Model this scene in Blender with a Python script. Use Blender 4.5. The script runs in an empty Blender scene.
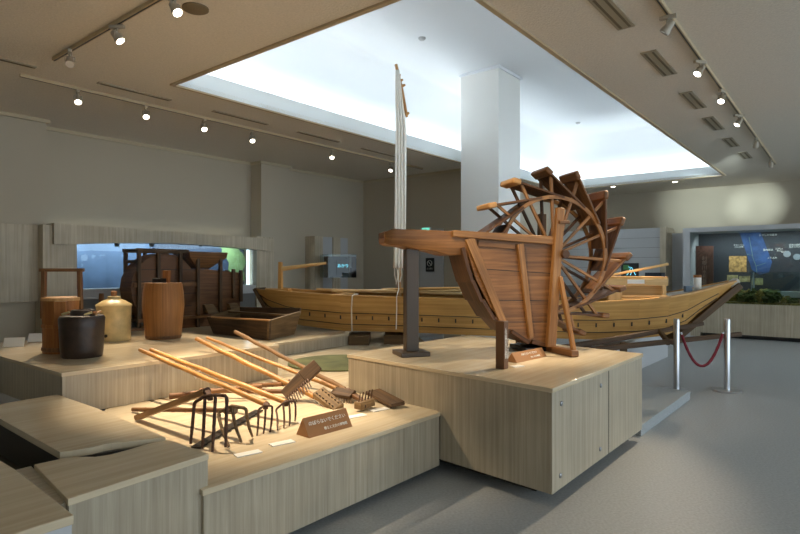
import bpy, bmesh, math, random
from mathutils import Vector, Matrix
random.seed(7)
SC = bpy.context.scene
COL = SC.collection
PI = math.pi
# ------------------------------------------------------------------ camera
# world: camera over (0,0) at 1.5 m looking along +Y; the room is turned YAW to that
F = 570.0
CZ = 1.5
HZ = 270.0
cam = bpy.data.cameras.new('camera')
cam.sensor_width = 36.0
cam.lens = 36.0 * F / 800.0
cam.shift_y = (HZ - 267.0) / 800.0
cam.clip_start = 0.05
camo = bpy.data.objects.new('camera', cam)
COL.objects.link(camo)
camo.location = (0, 0, CZ)
camo.rotation_euler = (PI / 2, 0, 0)
SC.camera = camo
# ------------------------------------------------------------------ world, exposure
SC.view_settings.view_transform = 'Standard'
SC.view_settings.look = 'None'
SC.view_settings.gamma = 1.0
SC.view_settings.use_curve_mapping = False
SC.view_settings.exposure = 0.1
w = bpy.data.worlds.new('world')
SC.world = w
w.use_nodes = True
w.node_tree.nodes['Background'].inputs[0].default_value = (0.74, 0.87, 0.98, 1)
w.node_tree.nodes['Background'].inputs[1].default_value = 2.7
YAW = math.atan2(457.0, 570.0)
CA, SA = math.cos(YAW), math.sin(YAW)
D1 = Vector((SA, CA, 0))      # room Y axis (away, right)
D2 = Vector((-CA, SA, 0))     # room -X axis (away, left)
H = 3.65                      # ceiling
CX0, CX1, CY0, CY1 = -6.14, -2.36, 3.52, 14.6   # opening of the lit ceiling recess
HC = 5.2


def R(X, Y, Z=0.0):
    return Vector((X * CA + Y * SA, -X * SA + Y * CA, Z))


def P(px, py, z):
    d = F * (CZ - z) / (py - HZ)
    return Vector(((px - 400.0) / F * d, d, z))


def PD(px, py, d):
    return Vector(((px - 400.0) / F * d, d, CZ - (py - HZ) / F * d))


def area_light(name, loc, rot_m, sx, sy, power, col):
    l = bpy.data.lights.new(name, 'AREA')
    l.shape = 'RECTANGLE'
    l.size, l.size_y = sx, sy
    l.energy = power
    l.color = col
    o = bpy.data.objects.new(name, l)
    COL.objects.link(o)
    o.matrix_world = Matrix.Translation(loc) @ rot_m.to_4x4()
    return o


def aim(direction, updir):
    z = -Vector(direction).normalized()
    x = Vector(updir).cross(z).normalized()
    y = z.cross(x)
    return Matrix((x, y, z)).transposed()


# fluorescent tubes lying in the cove behind the lip of the ceiling recess
COVE = 0.40
cvc = (0.86, 0.95, 1.0)
cm, cn = (CX0 + CX1) / 2, (CY0 + CY1) / 2
for (X, Y, nx, ny, L) in ((CX0 - .16, cn, 1, 0, CY1 - CY0), (CX1 + .16, cn, -1, 0, CY1 - CY0),
                          (cm, CY0 - .16, 0, 1, CX1 - CX0), (cm, CY1 + .16, 0, -1, CX1 - CX0)):
    inward = R(nx, ny)
    along = R(ny, nx)
    area_light('cove_tube_light', R(X, Y, H + .10), aim(inward * -.9 + Vector((0, 0, 1)), inward), L, .12, 17.0 * L * COVE, cvc)

# ------------------------------------------------------------------ materials


def lin(c):
    return tuple(((v / 255.0) / 12.92 if v <= 10.3 else (((v / 255.0) + .055) / 1.055) ** 2.4) for v in c) + (1.0,)


MATS = {}


def newmat(name):
    m = bpy.data.materials.new(name)
    m.use_nodes = True
    MATS[name] = m
    nt = m.node_tree
    return m, nt, nt.nodes, nt.links, nt.nodes['Principled BSDF']


def plain(name, c, rough=.6, metal=0.0, bump=0.0, bscale=80.0, spec=.5, var=.0):
    m, nt, N, L, b = newmat(name)
    b.inputs['Base Color'].default_value = lin(c)
    b.inputs['Roughness'].default_value = rough
    b.inputs['Metallic'].default_value = metal
    b.inputs['Specular IOR Level'].default_value = spec
    if bump or var:
        tc = N.new('ShaderNodeTexCoord')
        nz = N.new('ShaderNodeTexNoise')
        nz.inputs['Scale'].default_value = bscale
        nz.inputs['Detail'].default_value = 3
        L.new(tc.outputs['Object'], nz.inputs['Vector'])
        if bump:
            bp = N.new('ShaderNodeBump')
            bp.inputs['Strength'].default_value = bump
            bp.inputs['Distance'].default_value = .01
            L.new(nz.outputs['Fac'], bp.inputs['Height'])
            L.new(bp.outputs['Normal'], b.inputs['Normal'])
        if var:
            rp = N.new('ShaderNodeValToRGB')
            rp.color_ramp.elements[0].position = .3
            rp.color_ramp.elements[1].position = .7
            rp.color_ramp.elements[0].color = tuple(v * (1 - var) for v in lin(c)[:3]) + (1,)
            rp.color_ramp.elements[1].color = tuple(min(1, v * (1 + var)) for v in lin(c)[:3]) + (1,)
            L.new(nz.outputs['Fac'], rp.inputs['Fac'])
            L.new(rp.outputs['Color'], b.inputs['Base Color'])
    return m


def grain(name, c1, c2, c3=None, su=1.2, sv=28.0, rough=.55, bump=.15, blot=0.35, spec=.4):
    """wood or streaked stone: the grain runs along U of the mesh's uv map (metres)"""
    m, nt, N, L, b = newmat(name)
    uv = N.new('ShaderNodeUVMap')
    mp = N.new('ShaderNodeMapping')
    mp.inputs['Scale'].default_value = (su, sv, 1)
    L.new(uv.outputs['UV'], mp.inputs['Vector'])
    n1 = N.new('ShaderNodeTexNoise')
    n1.inputs['Scale'].default_value = 1.0
    n1.inputs['Detail'].default_value = 5
    n1.inputs['Roughness'].default_value = .65
    n1.inputs['Distortion'].default_value = .35
    L.new(mp.outputs['Vector'], n1.inputs['Vector'])
    n2 = N.new('ShaderNodeTexNoise')
    n2.inputs['Scale'].default_value = 2.2
    n2.inputs['Detail'].default_value = 2
    L.new(uv.outputs['UV'], n2.inputs['Vector'])
    rp = N.new('ShaderNodeValToRGB')
    rp.color_ramp.elements[0].position = .30
    rp.color_ramp.elements[1].position = .70
    rp.color_ramp.elements[0].color = lin(c1)
    rp.color_ramp.elements[1].color = lin(c2)
    if c3:
        e = rp.color_ramp.elements.new(.5)
        e.color = lin(c3)
    L.new(n1.outputs['Fac'], rp.inputs['Fac'])
    mx = N.new('ShaderNodeMixRGB')
    mx.blend_type = 'MULTIPLY'
    mx.inputs['Fac'].default_value = blot
    L.new(rp.outputs['Color'], mx.inputs['Color1'])
    r2 = N.new('ShaderNodeValToRGB')
    r2.color_ramp.elements[0].position = .32
    r2.color_ramp.elements[1].position = .62
    r2.color_ramp.elements[0].color = (.35, .33, .30, 1)
    r2.color_ramp.elements[1].color = (1, 1, 1, 1)
    L.new(n2.outputs['Fac'], r2.inputs['Fac'])
    L.new(r2.outputs['Color'], mx.inputs['Color2'])
    L.new(mx.outputs['Color'], b.inputs['Base Color'])
    b.inputs['Roughness'].default_value = rough
    b.inputs['Specular IOR Level'].default_value = spec
    if bump:
        bp = N.new('ShaderNodeBump')
        bp.inputs['Strength'].default_value = bump
        bp.inputs['Distance'].default_value = .004
        L.new(n1.outputs['Fac'], bp.inputs['Height'])
        L.new(bp.outputs['Normal'], b.inputs['Normal'])
    return m


def emit(name, c, s):
    m, nt, N, L, b = newmat(name)
    b.inputs['Base Color'].default_value = (.02, .02, .02, 1)
    b.inputs['Emission Color'].default_value = lin(c)
    b.inputs['Emission Strength'].default_value = s
    return m


def glassmat(name, c=(235, 245, 245), alpha=.10):
    m, nt, N, L, b = newmat(name)
    out = N['Material Output']
    tr = N.new('ShaderNodeBsdfTransparent')
    tr.inputs[0].default_value = lin(c)
    gl = N.new('ShaderNodeBsdfGlossy')
    gl.inputs['Roughness'].default_value = .02
    fr = N.new('ShaderNodeFresnel')
    fr.inputs['IOR'].default_value = 1.45
    mx = N.new('ShaderNodeMixShader')
    L.new(fr.outputs[0], mx.inputs[0])
    L.new(tr.outputs[0], mx.inputs[1])
    L.new(gl.outputs[0], mx.inputs[2])
    L.new(mx.outputs[0], out.inputs['Surface'])
    return m


stone = grain('travertine', (160, 148, 126), (194, 184, 162), (178, 166, 144), su=.9, sv=34, rough=.42, bump=.05, blot=.22, spec=.5)
stone_top = grain('travertine_polished', (202, 184, 154), (222, 207, 178), (212, 196, 166), su=.8, sv=18, rough=.2, bump=.0, blot=.10, spec=.5)
stone_panel = grain('travertine_panel', (184, 170, 144), (216, 206, 184), (202, 190, 166), su=.8, sv=30, rough=.5, bump=.05, blot=.3)
edge_stone = plain('broken_stone_edge', (150, 140, 122), .9, bump=.8, bscale=30, var=.3)
dark_in = plain('dark_joint_and_shade', (52, 46, 38), .7)  # dark joints and gaps, also the shade colored into the stone trough
walnut = grain('old_brown_wood', (94, 62, 34), (150, 106, 62), (122, 82, 46), su=1.5, sv=34, rough=.55, bump=.3, blot=.5)
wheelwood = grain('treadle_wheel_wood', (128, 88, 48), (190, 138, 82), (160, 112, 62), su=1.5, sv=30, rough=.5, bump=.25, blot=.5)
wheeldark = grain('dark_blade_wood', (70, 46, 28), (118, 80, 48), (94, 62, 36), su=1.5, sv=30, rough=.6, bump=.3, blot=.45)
wheellight = grain('pale_worn_wood', (188, 138, 82), (218, 172, 112), (204, 154, 96), su=1.5, sv=30, rough=.55, bump=.2, blot=.25)
darkwood = grain('soot_dark_wood', (66, 48, 32), (112, 84, 56), (88, 66, 44), su=1.6, sv=30, rough=.65, bump=.3, blot=.5)
traywood = grain('grey_brown_tray_wood', (92, 70, 44), (148, 118, 80), (120, 94, 60), su=1.6, sv=26, rough=.6, bump=.3, blot=.5)
redwood = grain('reddish_brown_wood', (92, 60, 36), (140, 98, 60), (116, 78, 46), su=1.6, sv=30, rough=.55, bump=.3, blot=.5)
boatwood = grain('honey_boat_wood', (184, 136, 72), (218, 172, 104), (202, 154, 86), su=.7, sv=26, rough=.5, bump=.12, blot=.22)
boatlight = grain('light_boat_board', (204, 166, 106), (228, 196, 140), (216, 180, 122), su=.9, sv=26, rough=.5, bump=.1, blot=.15)
panelwood = grain('wheel_panel_wood', (112, 74, 38), (172, 120, 68), (142, 96, 52), su=1.3, sv=24, rough=.5, bump=.25, blot=.45)
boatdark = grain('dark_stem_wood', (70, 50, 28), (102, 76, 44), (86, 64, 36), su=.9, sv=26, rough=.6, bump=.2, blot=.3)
deckgrey = grain('pale_weathered_deck', (176, 170, 156), (204, 198, 186), None, su=.9, sv=22, rough=.6, bump=.1, blot=.2)
bucketwood = grain('cedar_stave_wood', (138, 82, 36), (182, 120, 58), (160, 100, 46), su=1.5, sv=40, rough=.55, bump=.25, blot=.35)
barrelwood = grain('barrel_stave_wood', (128, 84, 42), (166, 116, 62), (148, 100, 52), su=1.2, sv=46, rough=.55, bump=.25, blot=.3)
bamboo = grain('bamboo_cane', (164, 116, 64), (212, 162, 98), (190, 138, 78), su=2.5, sv=14, rough=.38, bump=.1, blot=.35)
bamboogrey = grain('weathered_cane', (128, 96, 62), (170, 132, 90), (150, 114, 76), su=2.5, sv=14, rough=.55, bump=.2, blot=.4)
iron = plain('rusty_iron', (78, 55, 42), .55, .5, bump=.5, bscale=60, var=.35)
ironpale = plain('worn_grey_iron', (112, 92, 68), .5, .5, bump=.4, bscale=60, var=.3)
blackiron = plain('black_iron', (34, 30, 26), .5, .4, bump=.5, bscale=60, var=.3)
jarblack = plain('black_glazed_stoneware', (50, 36, 27), .42, bump=.25, bscale=14, var=.35)
jarcream = plain('cream_glazed_stoneware', (206, 180, 124), .35, bump=.15, bscale=9, var=.22)
bronze = plain('bronze_brown_paint', (72, 58, 42), .45)
signbrown = plain('brown_sign_board', (160, 112, 68), .5)
signdark = plain('dark_brown_sign_post', (104, 70, 44), .5)
white = plain('white_card', (238, 236, 228), .6)
whitetext = plain('white_lettering', (240, 238, 230), .6)
ceilm = plain('ceiling_acoustic_board', (222, 212, 196), .9, bump=.5, bscale=55, var=.06)
trimm = plain('ceiling_trim_paint', (184, 164, 132), .6)
recessm = plain('recess_white_paint', (226, 230, 234), .8)
lipm = plain('recess_lip_paint', (240, 246, 246), .8)
wallm = plain('grey_wallpaper', (190, 180, 160), .9, bump=.15, bscale=120)
wallshade = plain('grey_lower_wall', (120, 120, 118), .8)
columnm = plain('column_paint', (234, 234, 230), .8)
cornice = plain('cornice_paint', (196, 184, 156), .7)
metal = plain('brushed_steel', (196, 198, 202), .28, 1.0)
steel_dark = plain('steel_screw', (150, 150, 152), .3, 1.0)
redrope = plain('crimson_rope', (118, 18, 36), .75, bump=.4, bscale=90, var=.25)
whiterope = plain('white_cotton_rope', (230, 222, 204), .8)
cloth = plain('white_sail_cloth', (246, 242, 232), .85, bump=.2, bscale=60, var=.05)
spotpaint = plain('spot_cream_paint', (176, 166, 148), .4)
trackm = plain('track_brown_paint', (190, 172, 138), .5)
slotm = plain('vent_dark_slot', (112, 100, 78), .8)
ventm = plain('vent_frame_paint', (164, 152, 128), .6)
lensm = emit('lit_lens', (255, 244, 226), 14.0)
lensoff = plain('unlit_lens', (210, 200, 184), .2)
black = plain('black_plastic', (24, 24, 26), .35)
darkpanel = plain('dark_display_board', (58, 60, 66), .7)
blueback = plain('blue_display_board', (96, 116, 148), .7, bscale=3, var=.2)
deepblue = plain('dark_blue_board', (56, 68, 92), .7)
mapgreen = plain('map_land_green', (150, 178, 120), .7, bscale=8, var=.2)
discgreen = plain('moss_green_disc', (92, 98, 54), .9, bscale=5, var=.3)
leafm = plain('model_tree_green', (74, 84, 34), .9, bscale=20, var=.6)
leafy = plain('model_tree_olive', (136, 120, 52), .9, bscale=20, var=.5)
granite = plain('grey_granite', (160, 166, 168), .7, bscale=120, var=.35)
greypanel = plain('pale_grey_panel', (188, 190, 192), .6)
glass = glassmat('glass_pane')
screen = emit('monitor_screen', (10, 16, 20), .6)
cyan = emit('screen_cyan_text', (120, 220, 245), 1.6)
green_on = emit('exit_sign_face', (110, 220, 190), 1.2)
caselight = emit('case_light_tube', (224, 238, 255), 3.0)
teal = plain('screen_map_green', (90, 150, 90), .5)
orange = plain('orange_relief_map', (206, 160, 96), .8, bscale=18, var=.5)
bluemap = plain('blue_wall_map', (62, 90, 140), .8, bscale=5, var=.35)
brownpost = plain('carved_brown_board', (96, 58, 44), .7, bump=.4, bscale=20, var=.4)
photo = plain('old_photo_print', (170, 156, 110), .7, bscale=10, var=.6)
corkm = plain('cork_brown', (150, 100, 58), .8)
bluebox = plain('blue_grey_box', (110, 130, 152), .6)


def floormat():
    m, nt, N, L, b = newmat('floor_vinyl')
    tc = N.new('ShaderNodeTexCoord')
    n = N.new('ShaderNodeTexNoise')
    n.inputs['Scale'].default_value = 60
    n.inputs['Detail'].default_value = 4
    L.new(tc.outputs['Object'], n.inputs['Vector'])
    rp = N.new('ShaderNodeValToRGB')
    rp.color_ramp.elements[0].position = .3
    rp.color_ramp.elements[1].position = .7
    rp.color_ramp.elements[0].color = lin((158, 161, 162))
    rp.color_ramp.elements[1].color = lin((180, 184, 185))
    L.new(n.outputs['Fac'], rp.inputs['Fac'])
    L.new(rp.outputs['Color'], b.inputs['Base Color'])
    b.inputs['Roughness'].default_value = .42
    b.inputs['Specular IOR Level'].default_value = .35
    return m


floorm = floormat()

# ------------------------------------------------------------------ mesh builder


class M:
    def __init__(s):
        s.bm = bmesh.new()
        s.uv = s.bm.loops.layers.uv.new('UVMap')

    def _uv(s, faces, axis):
        axis = Vector(axis).normalized()
        ou, ov = random.uniform(0, 40), random.uniform(0, 40)
        o0 = faces[0].verts[0].co.copy() if faces else Vector()
        for f in faces:
            f.normal_update()
            n = f.normal
            t = axis - n * axis.dot(n)
            if t.length < .2:
                t = D1 - n * D1.dot(n)
                if t.length < .2:
                    t = Vector((1, 0, 0)) - n * n.x
            t.normalize()
            b = n.cross(t)
            for l in f.loops:
                l[s.uv].uv = ((l.vert.co - o0).dot(t) + ou, (l.vert.co - o0).dot(b) + ov)
        return faces

    def poly(s, vs, faces, axis=(0, 0, 1)):
        bv = [s.bm.verts.new(v) for v in vs]
        fs = []
        for f in faces:
            try:
                fs.append(s.bm.faces.new([bv[i] for i in f]))
            except ValueError:
                pass
        return s._uv(fs, axis)

    def extrude(s, pts, vec, axis=(0, 0, 1)):
        vec = Vector(vec)
        pts = [Vector(p) for p in pts]
        n = len(pts)
        vs = pts + [p + vec for p in pts]
        fs = [list(range(n))[::-1], list(range(n, 2 * n))] + [[i, (i + 1) % n, n + (i + 1) % n, n + i] for i in range(n)]
        return s.poly(vs, fs, axis)

    def prism(s, pts, z0, z1, axis=(0, 0, 1)):
        return s.extrude([Vector((p[0], p[1], z0)) for p in pts], (0, 0, z1 - z0), axis)

    def beam(s, p0, p1, w, h, up=(0, 0, 1), w1=None, h1=None):
        p0, p1 = Vector(p0), Vector(p1)
        d = (p1 - p0).normalized()
        side = d.cross(Vector(up))
        if side.length < 1e-4:
            side = d.cross(Vector((0, 1, 0)))
        side.normalize()
        u = side.cross(d).normalized()
        w1 = w if w1 is None else w1
        h1 = h if h1 is None else h1
        vs = []
        for p, a, b in ((p0, w, h), (p1, w1, h1)):
            for sx, sy in ((-1, -1), (1, -1), (1, 1), (-1, 1)):
                vs.append(p + side * sx * a / 2 + u * sy * b / 2)
        return s.poly(vs, [[3, 2, 1, 0], [4, 5, 6, 7], [0, 1, 5, 4], [1, 2, 6, 5], [2, 3, 7, 6], [3, 0, 4, 7]], d)

    def box(s, c, sx, sy, sz, ex=(1, 0, 0), axis=None):
        c = Vector(c)
        ex = Vector(ex).normalized()
        ey = Vector((-ex.y, ex.x, 0))
        ez = Vector((0, 0, 1))
        vs = []
        for k in (-1, 1):
            for i, j in ((-1, -1), (1, -1), (1, 1), (-1, 1)):
                vs.append(c + ex * i * sx / 2 + ey * j * sy / 2 + ez * k * sz / 2)
        if axis is None:
            axis = (ex, ey, ez)[max(range(3), key=lambda q: (sx, sy, sz)[q])]
        return s.poly(vs, [[3, 2, 1, 0], [4, 5, 6, 7], [0, 1, 5, 4], [1, 2, 6, 5], [2, 3, 7, 6], [3, 0, 4, 7]], axis)

    def tube(s, pts, r, n=8, caps=True):
        pts = [Vector(p) for p in pts]
        k = len(pts)
        rs = r if isinstance(r, (list, tuple)) else [r] * k
        vs = []
        ref = None
        for i, p in enumerate(pts):
            d = (pts[min(i + 1, k - 1)] - pts[max(i - 1, 0)]).normalized()
            if ref is None:
                ref = Vector((0, 0, 1)) if abs(d.z) < .9 else Vector((1, 0, 0))
            a = (ref - d * ref.dot(d)).normalized()
            ref = a
            b = d.cross(a)
            for j in range(n):
                t = 2 * PI * j / n
                vs.append(p + (a * math.cos(t) + b * math.sin(t)) * rs[i])
        bv = [s.bm.verts.new(v) for v in vs]
        fs = []
        ou, ov = random.uniform(0, 40), random.uniform(0, 40)
        L = 0.0
        for i in range(k - 1):
            seg = (pts[i + 1] - pts[i]).length
            for j in range(n):
                f = s.bm.faces.new([bv[i * n + j], bv[i * n + (j + 1) % n], bv[(i + 1) * n + (j + 1) % n], bv[(i + 1) * n + j]])
                c = 2 * PI * rs[i] / n
                for l, (uu, vv) in zip(f.loops, ((L, j * c), (L, (j + 1) * c), (L + seg, (j + 1) * c), (L + seg, j * c))):
                    l[s.uv].uv = (uu + ou, vv + ov)
                f.smooth = True
                fs.append(f)
            L += seg
        if caps:
            s.bm.faces.new(bv[:n][::-1])
            s.bm.faces.new(bv[-n:])
        return fs

    def lathe(s, c, prof, n=32, axis=(0, 0, 1), cap=True):
        """prof: (radius, height) from the bottom up; vertical grain"""
        c = Vector(c)
        az = Vector(axis).normalized()
        ax = az.cross(Vector((0, 1, 0)))
        if ax.length < .1:
            ax = az.cross(Vector((1, 0, 0)))
        ax.normalize()
        ay = az.cross(ax)
        ou, ov = random.uniform(0, 40), random.uniform(0, 40)
        rings = []
        for r, h in prof:
            rings.append([s.bm.verts.new(c + az * h + (ax * math.cos(2 * PI * j / n) + ay * math.sin(2 * PI * j / n)) * r) for j in range(n)])
        L = 0.0
        rm = max(p[0] for p in prof)
        for i in range(len(prof) - 1):
            seg = math.hypot(prof[i + 1][0] - prof[i][0], prof[i + 1][1] - prof[i][1])
            for j in range(n):
                f = s.bm.faces.new([rings[i][j], rings[i][(j + 1) % n], rings[i + 1][(j + 1) % n], rings[i + 1][j]])
                cc = 2 * PI * rm / n
                for l, (uu, vv) in zip(f.loops, ((L, j * cc), (L, (j + 1) * cc), (L + seg, (j + 1) * cc), (L + seg, j * cc))):
                    l[s.uv].uv = (uu + ou, vv + ov)
                f.smooth = True
            L += seg
        if cap:
            s.bm.faces.new(rings[0][::-1])
            s.bm.faces.new(rings[-1])

    def build(s, name, mat, parent=None, bevel=0.0, sharp=True):
        bmesh.ops.recalc_face_normals(s.bm, faces=s.bm.faces)
        me = bpy.data.meshes.new(name)
        s.bm.to_mesh(me)
        s.bm.free()
        off = Vector((0, 0, 0))
        p = parent
        while p is not None:
            off += p.location
            p = p.parent
        me.transform(Matrix.Translation(-off))
        me.materials.append(mat)
        if sharp:
            try:
                me.set_sharp_from_angle(angle=math.radians(40))
            except Exception:
                pass
        o = bpy.data.objects.new(name, me)
        COL.objects.link(o)
        if parent is not None:
            o.parent = parent
        if bevel:
            b = o.modifiers.new('bevel', 'BEVEL')
            b.width = bevel
            b.segments = 2
            b.limit_method = 'ANGLE'
            b.angle_limit = math.radians(50)
        return o


def tag(o, label, cat, group=None, kind=None):
    o['label'] = label
    o['category'] = cat
    if group:
        o['group'] = group
    if kind:
        o['kind'] = kind
    return o


def thing(name, loc, label, cat, group=None):
    o = bpy.data.objects.new(name, None)
    o.empty_display_size = .1
    COL.objects.link(o)
    o.location = loc
    return tag(o, label, cat, group)


def struct(o):
    o['kind'] = 'structure'
    return o


def copy_thing(root, loc, rz, label=None):
    r = root.copy()
    COL.objects.link(r)
    r.location = loc
    r.rotation_euler = (0, 0, rz)
    if label:
        r['label'] = label
    for ch in list(root.children):
        if ch.type == 'LIGHT':
            continue
        c = ch.copy()
        COL.objects.link(c)
        c.parent = r
        for g in ch.children:
            d = g.copy()
            COL.objects.link(d)
            d.parent = c
    return r


def text(name, body, size, mat, parent, org, xd, yd, align='CENTER', depth=.0008, space=1.0, lead=1.0):
    cu = bpy.data.curves.new(name, 'FONT')
    cu.body = body
    cu.size = size
    cu.align_x = align
    cu.align_y = 'CENTER'
    cu.extrude = depth
    cu.space_character = space
    cu.space_line = lead
    t = bpy.data.objects.new('t', cu)
    COL.objects.link(t)
    bpy.context.view_layer.update()
    dg = bpy.context.evaluated_depsgraph_get()
    me = bpy.data.meshes.new_from_object(t.evaluated_get(dg))
    bpy.data.objects.remove(t)
    xd, yd = Vector(xd).normalized(), Vector(yd).normalized()
    zd = xd.cross(yd)
    m = Matrix((xd, yd, zd)).transposed().to_4x4()
    off = Vector((0, 0, 0))
    p = parent
    while p is not None:
        off += p.location
        p = p.parent
    me.transform(Matrix.Translation(Vector(org) - off) @ m)
    me.materials.clear()
    me.materials.append(mat)
    o = bpy.data.objects.new(name, me)
    COL.objects.link(o)
    if parent is not None:
        o.parent = parent
    return o


# ================================================================== ROOM SHELL
m = M()
m.prism([R(-11, -3)[:2], R(7, -3)[:2], R(7, 18)[:2], R(-11, 18)[:2]], -.1, 0)
struct(m.build('floor', floorm))

# ceiling with the opening of the lit recess
m = M()
ox0, ox1, oy0, oy1 = -9.7, 7.0, -3.0, 16.9
for (a, b, c, d) in ((ox0, CX0, oy0, oy1), (CX1, ox1, oy0, oy1), (CX0, CX1, oy0, CY0), (CX0, CX1, CY1, oy1)):
    m.prism([R(a, c)[:2], R(b, c)[:2], R(b, d)[:2], R(a, d)[:2]], H, H + .05)
struct(m.build('ceiling', ceilm))

# lip (upstand) round the opening
m = M()
t = .03
for (a, b, c, d) in ((CX0 - t, CX0, CY0 - t, CY1 + t), (CX1, CX1 + t, CY0 - t, CY1 + t), (CX0, CX1, CY0 - t, CY0), (CX0, CX1, CY1, CY1 + t)):
    m.prism([R(a, c)[:2], R(b, c)[:2], R(b, d)[:2], R(a, d)[:2]], H - .002, H + .22)
struct(m.build('trim_1', lipm))
# thin frame under the edge
m = M()
t = .05
for (a, b, c, d) in ((CX0 - t, CX0 - .004, CY0 - t, CY1 + t), (CX1 + .004, CX1 + t, CY0 - t, CY1 + t), (CX0 - .004, CX1 + .004, CY0 - t, CY0 - .004), (CX0 - .004, CX1 + .004, CY1 + .004, CY1 + t)):
    m.prism([R(a, c)[:2], R(b, c)[:2], R(b, d)[:2], R(a, d)[:2]], H - .022, H)
struct(m.build('trim_2', trimm))

# recess: wall and rounded cove up to the raised ceiling
m = M()
g = .36
prof = [(0.0, H), (0.0, H + .80)]
rad = HC - H - .80
for i in range(1, 9):
    a = i / 8 * PI / 2
    prof.append((rad * 1.0 * (1 - math.cos(a)), H + .80 + rad * math.sin(a)))
rings = []
for ins, z in prof:
    a, b, c, d = CX0 - g + ins, CX1 + g - ins, CY0 - g + ins, CY1 + g - ins
    rings.append([R(a, c, z), R(b, c, z), R(b, d, z), R(a, d, z)])
vs = [v for r in rings for v in r]
fs = []
for i in range(len(rings) - 1):
    for j in range(4):
        fs.append([i * 4 + j, i * 4 + (j + 1) % 4, (i + 1) * 4 + (j + 1) % 4, (i + 1) * 4 + j])
k = (len(rings) - 1) * 4
fs.append([k, k + 1, k + 2, k + 3])
for f in m.poly(vs, fs):
    f.smooth = True
struct(m.build('ceiling_recess', recessm, sharp=True))


def wallbox(name, X0, X1, Y0, Y1, z0, z1, mat):
    m = M()
    m.prism([R(X0, Y0)[:2], R(X1, Y0)[:2], R(X1, Y1)[:2], R(X0, Y1)[:2]], z0, z1)
    return struct(m.build(name, mat))


wallbox('wall_left', -9.7, -9.5, 3.2, 10.4, 0, H, wallm)
wallbox('wall_left_near', -9.7, -9.06, -3.0, 3.2, 0, H, wallm)
wallbox('wall_left_pillar', -9.5, -9.17, 7.06, 7.77, 0, H, wallm)
wallbox('wall_left_far', -9.5, -9.36, 7.77, 10.25, 0, H, wallm)
wallbox('wall_near_unseen', -9.7, 7.0, -3.1, -3.0, 0, H, wallm)  # unseen wall behind the camera, added to block world light from there
wallbox('wall_back', -9.36, -6.45, 10.25, 10.45, 0, H, wallm)
wallbox('wall_return', -6.65, -6.45, 10.45, 16.6, 0, H, wallm)
wallbox('wall_far', -6.65, 7.0, 16.6, 16.8, 0, H, wallm)
# cornices
m = M()
for (X0, X1, Y0, Y1) in ((-9.06, -9.02, -3, 3.24), (-9.5, -9.46, 3.24, 7.06), (-9.17, -9.13, 7.02, 7.8), (-9.36, -9.32, 7.8, 10.25), (-9.36, -6.45, 10.21, 10.25), (-9.5, -9.13, 7.02, 7.06)):
    m.prism([R(X0, Y0)[:2], R(X1, Y0)[:2], R(X1, Y1)[:2], R(X0, Y1)[:2]], H - .05, H)
struct(m.build('trim_3', cornice))
# column rising into the recess
dc = 10.3
cx, cy = -.4906 * dc, .8882 * dc
m = M()
m.prism([R(cx - .8, cy)[:2], R(cx, cy)[:2], R(cx, cy + .85)[:2], R(cx - .8, cy + .85)[:2]], 0, HC)
struct(m.build('wall_column', columnm))
m = M()
for (a, b, c, d) in ((cx - .83, cx + .03, cy - .03, cy), (cx, cx + .03, cy, cy + .88), (cx - .83, cx - .8, cy, cy + .88)):
    m.prism([R(a, c)[:2], R(b, c)[:2], R(b, d)[:2], R(a, d)[:2]], HC - .05, HC - .001)
struct(m.build('trim_4', recessm))

# door and its sign on the back wall
m = M()
m.prism([R(-8.05, 10.215)[:2], R(-7.0, 10.215)[:2], R(-7.0, 10.249)[:2], R(-8.05, 10.249)[:2]], 0, 2.4)
struct(m.build('door_1', greypanel))

# ================================================================== PLINTHS
def plinth(name, pts, z0, z1, label, slab=.03, toe=None, over=.012, wood=None):
    c = sum((Vector((p[0], p[1], 0)) for p in pts), Vector()) / len(pts)
    t = thing(name, (c.x, c.y, 0), label, 'plinth')
    m = M()
    m.prism(pts, z0, z1 - slab)
    m.build('side_panel', wood or stone, t, bevel=.003)
    m = M()
    big = []
    for p in pts:
        v = Vector((p[0], p[1], 0)) - c
        big.append(c + v * (1 + over / v.length))
    m.prism([(p.x, p.y) for p in big], z1 - slab, z1, D1)
    m.build('top_slab', stone_top, t, bevel=.003)
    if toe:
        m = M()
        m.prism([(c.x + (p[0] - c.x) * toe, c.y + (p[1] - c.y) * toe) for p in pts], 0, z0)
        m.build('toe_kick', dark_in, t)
    return t


PZ = .766
pn, pl, pr, pb = Vector((.946, 3.546)), Vector((-.451, 4.98)), Vector((2.127, 5.01)), Vector((.751, 6.437))
wp = plinth('display_plinth', [pn, pr, pb, pl], .10, PZ, 'large square stone plinth carrying the treadle water wheel', toe=.78)
# side panel joint and steel screws on the right face
sd = (pr - pn).normalized()
sn = Vector((sd.y, -sd.x))
m = M()
q = pn + (pr - pn) * .545
m.beam(Vector((q.x, q.y, .10)) + Vector((sn.x, sn.y, 0)) * .0005, Vector((q.x, q.y, PZ - .035)) + Vector((sn.x, sn.y, 0)) * .0005, .004, .004)
m.build('panel_joint', dark_in, wp)
for (px, py) in ((561, 403.5), (600.5, 385.5), (560, 475.5), (600, 449)):
    r = (px - 400) / F
    tt = (r * pn.y - pn.x) / (sd.x - r * sd.y)
    q = pn + sd * tt
    z = CZ - (py - HZ) / F * q.y
    m = M()
    m.lathe((q.x, q.y, z), [(.017, 0), (.017, .006), (.012, .010)], 14, axis=(sn.x, sn.y, 0))
    m.build('panel_screw', steel_dark, wp)

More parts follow.
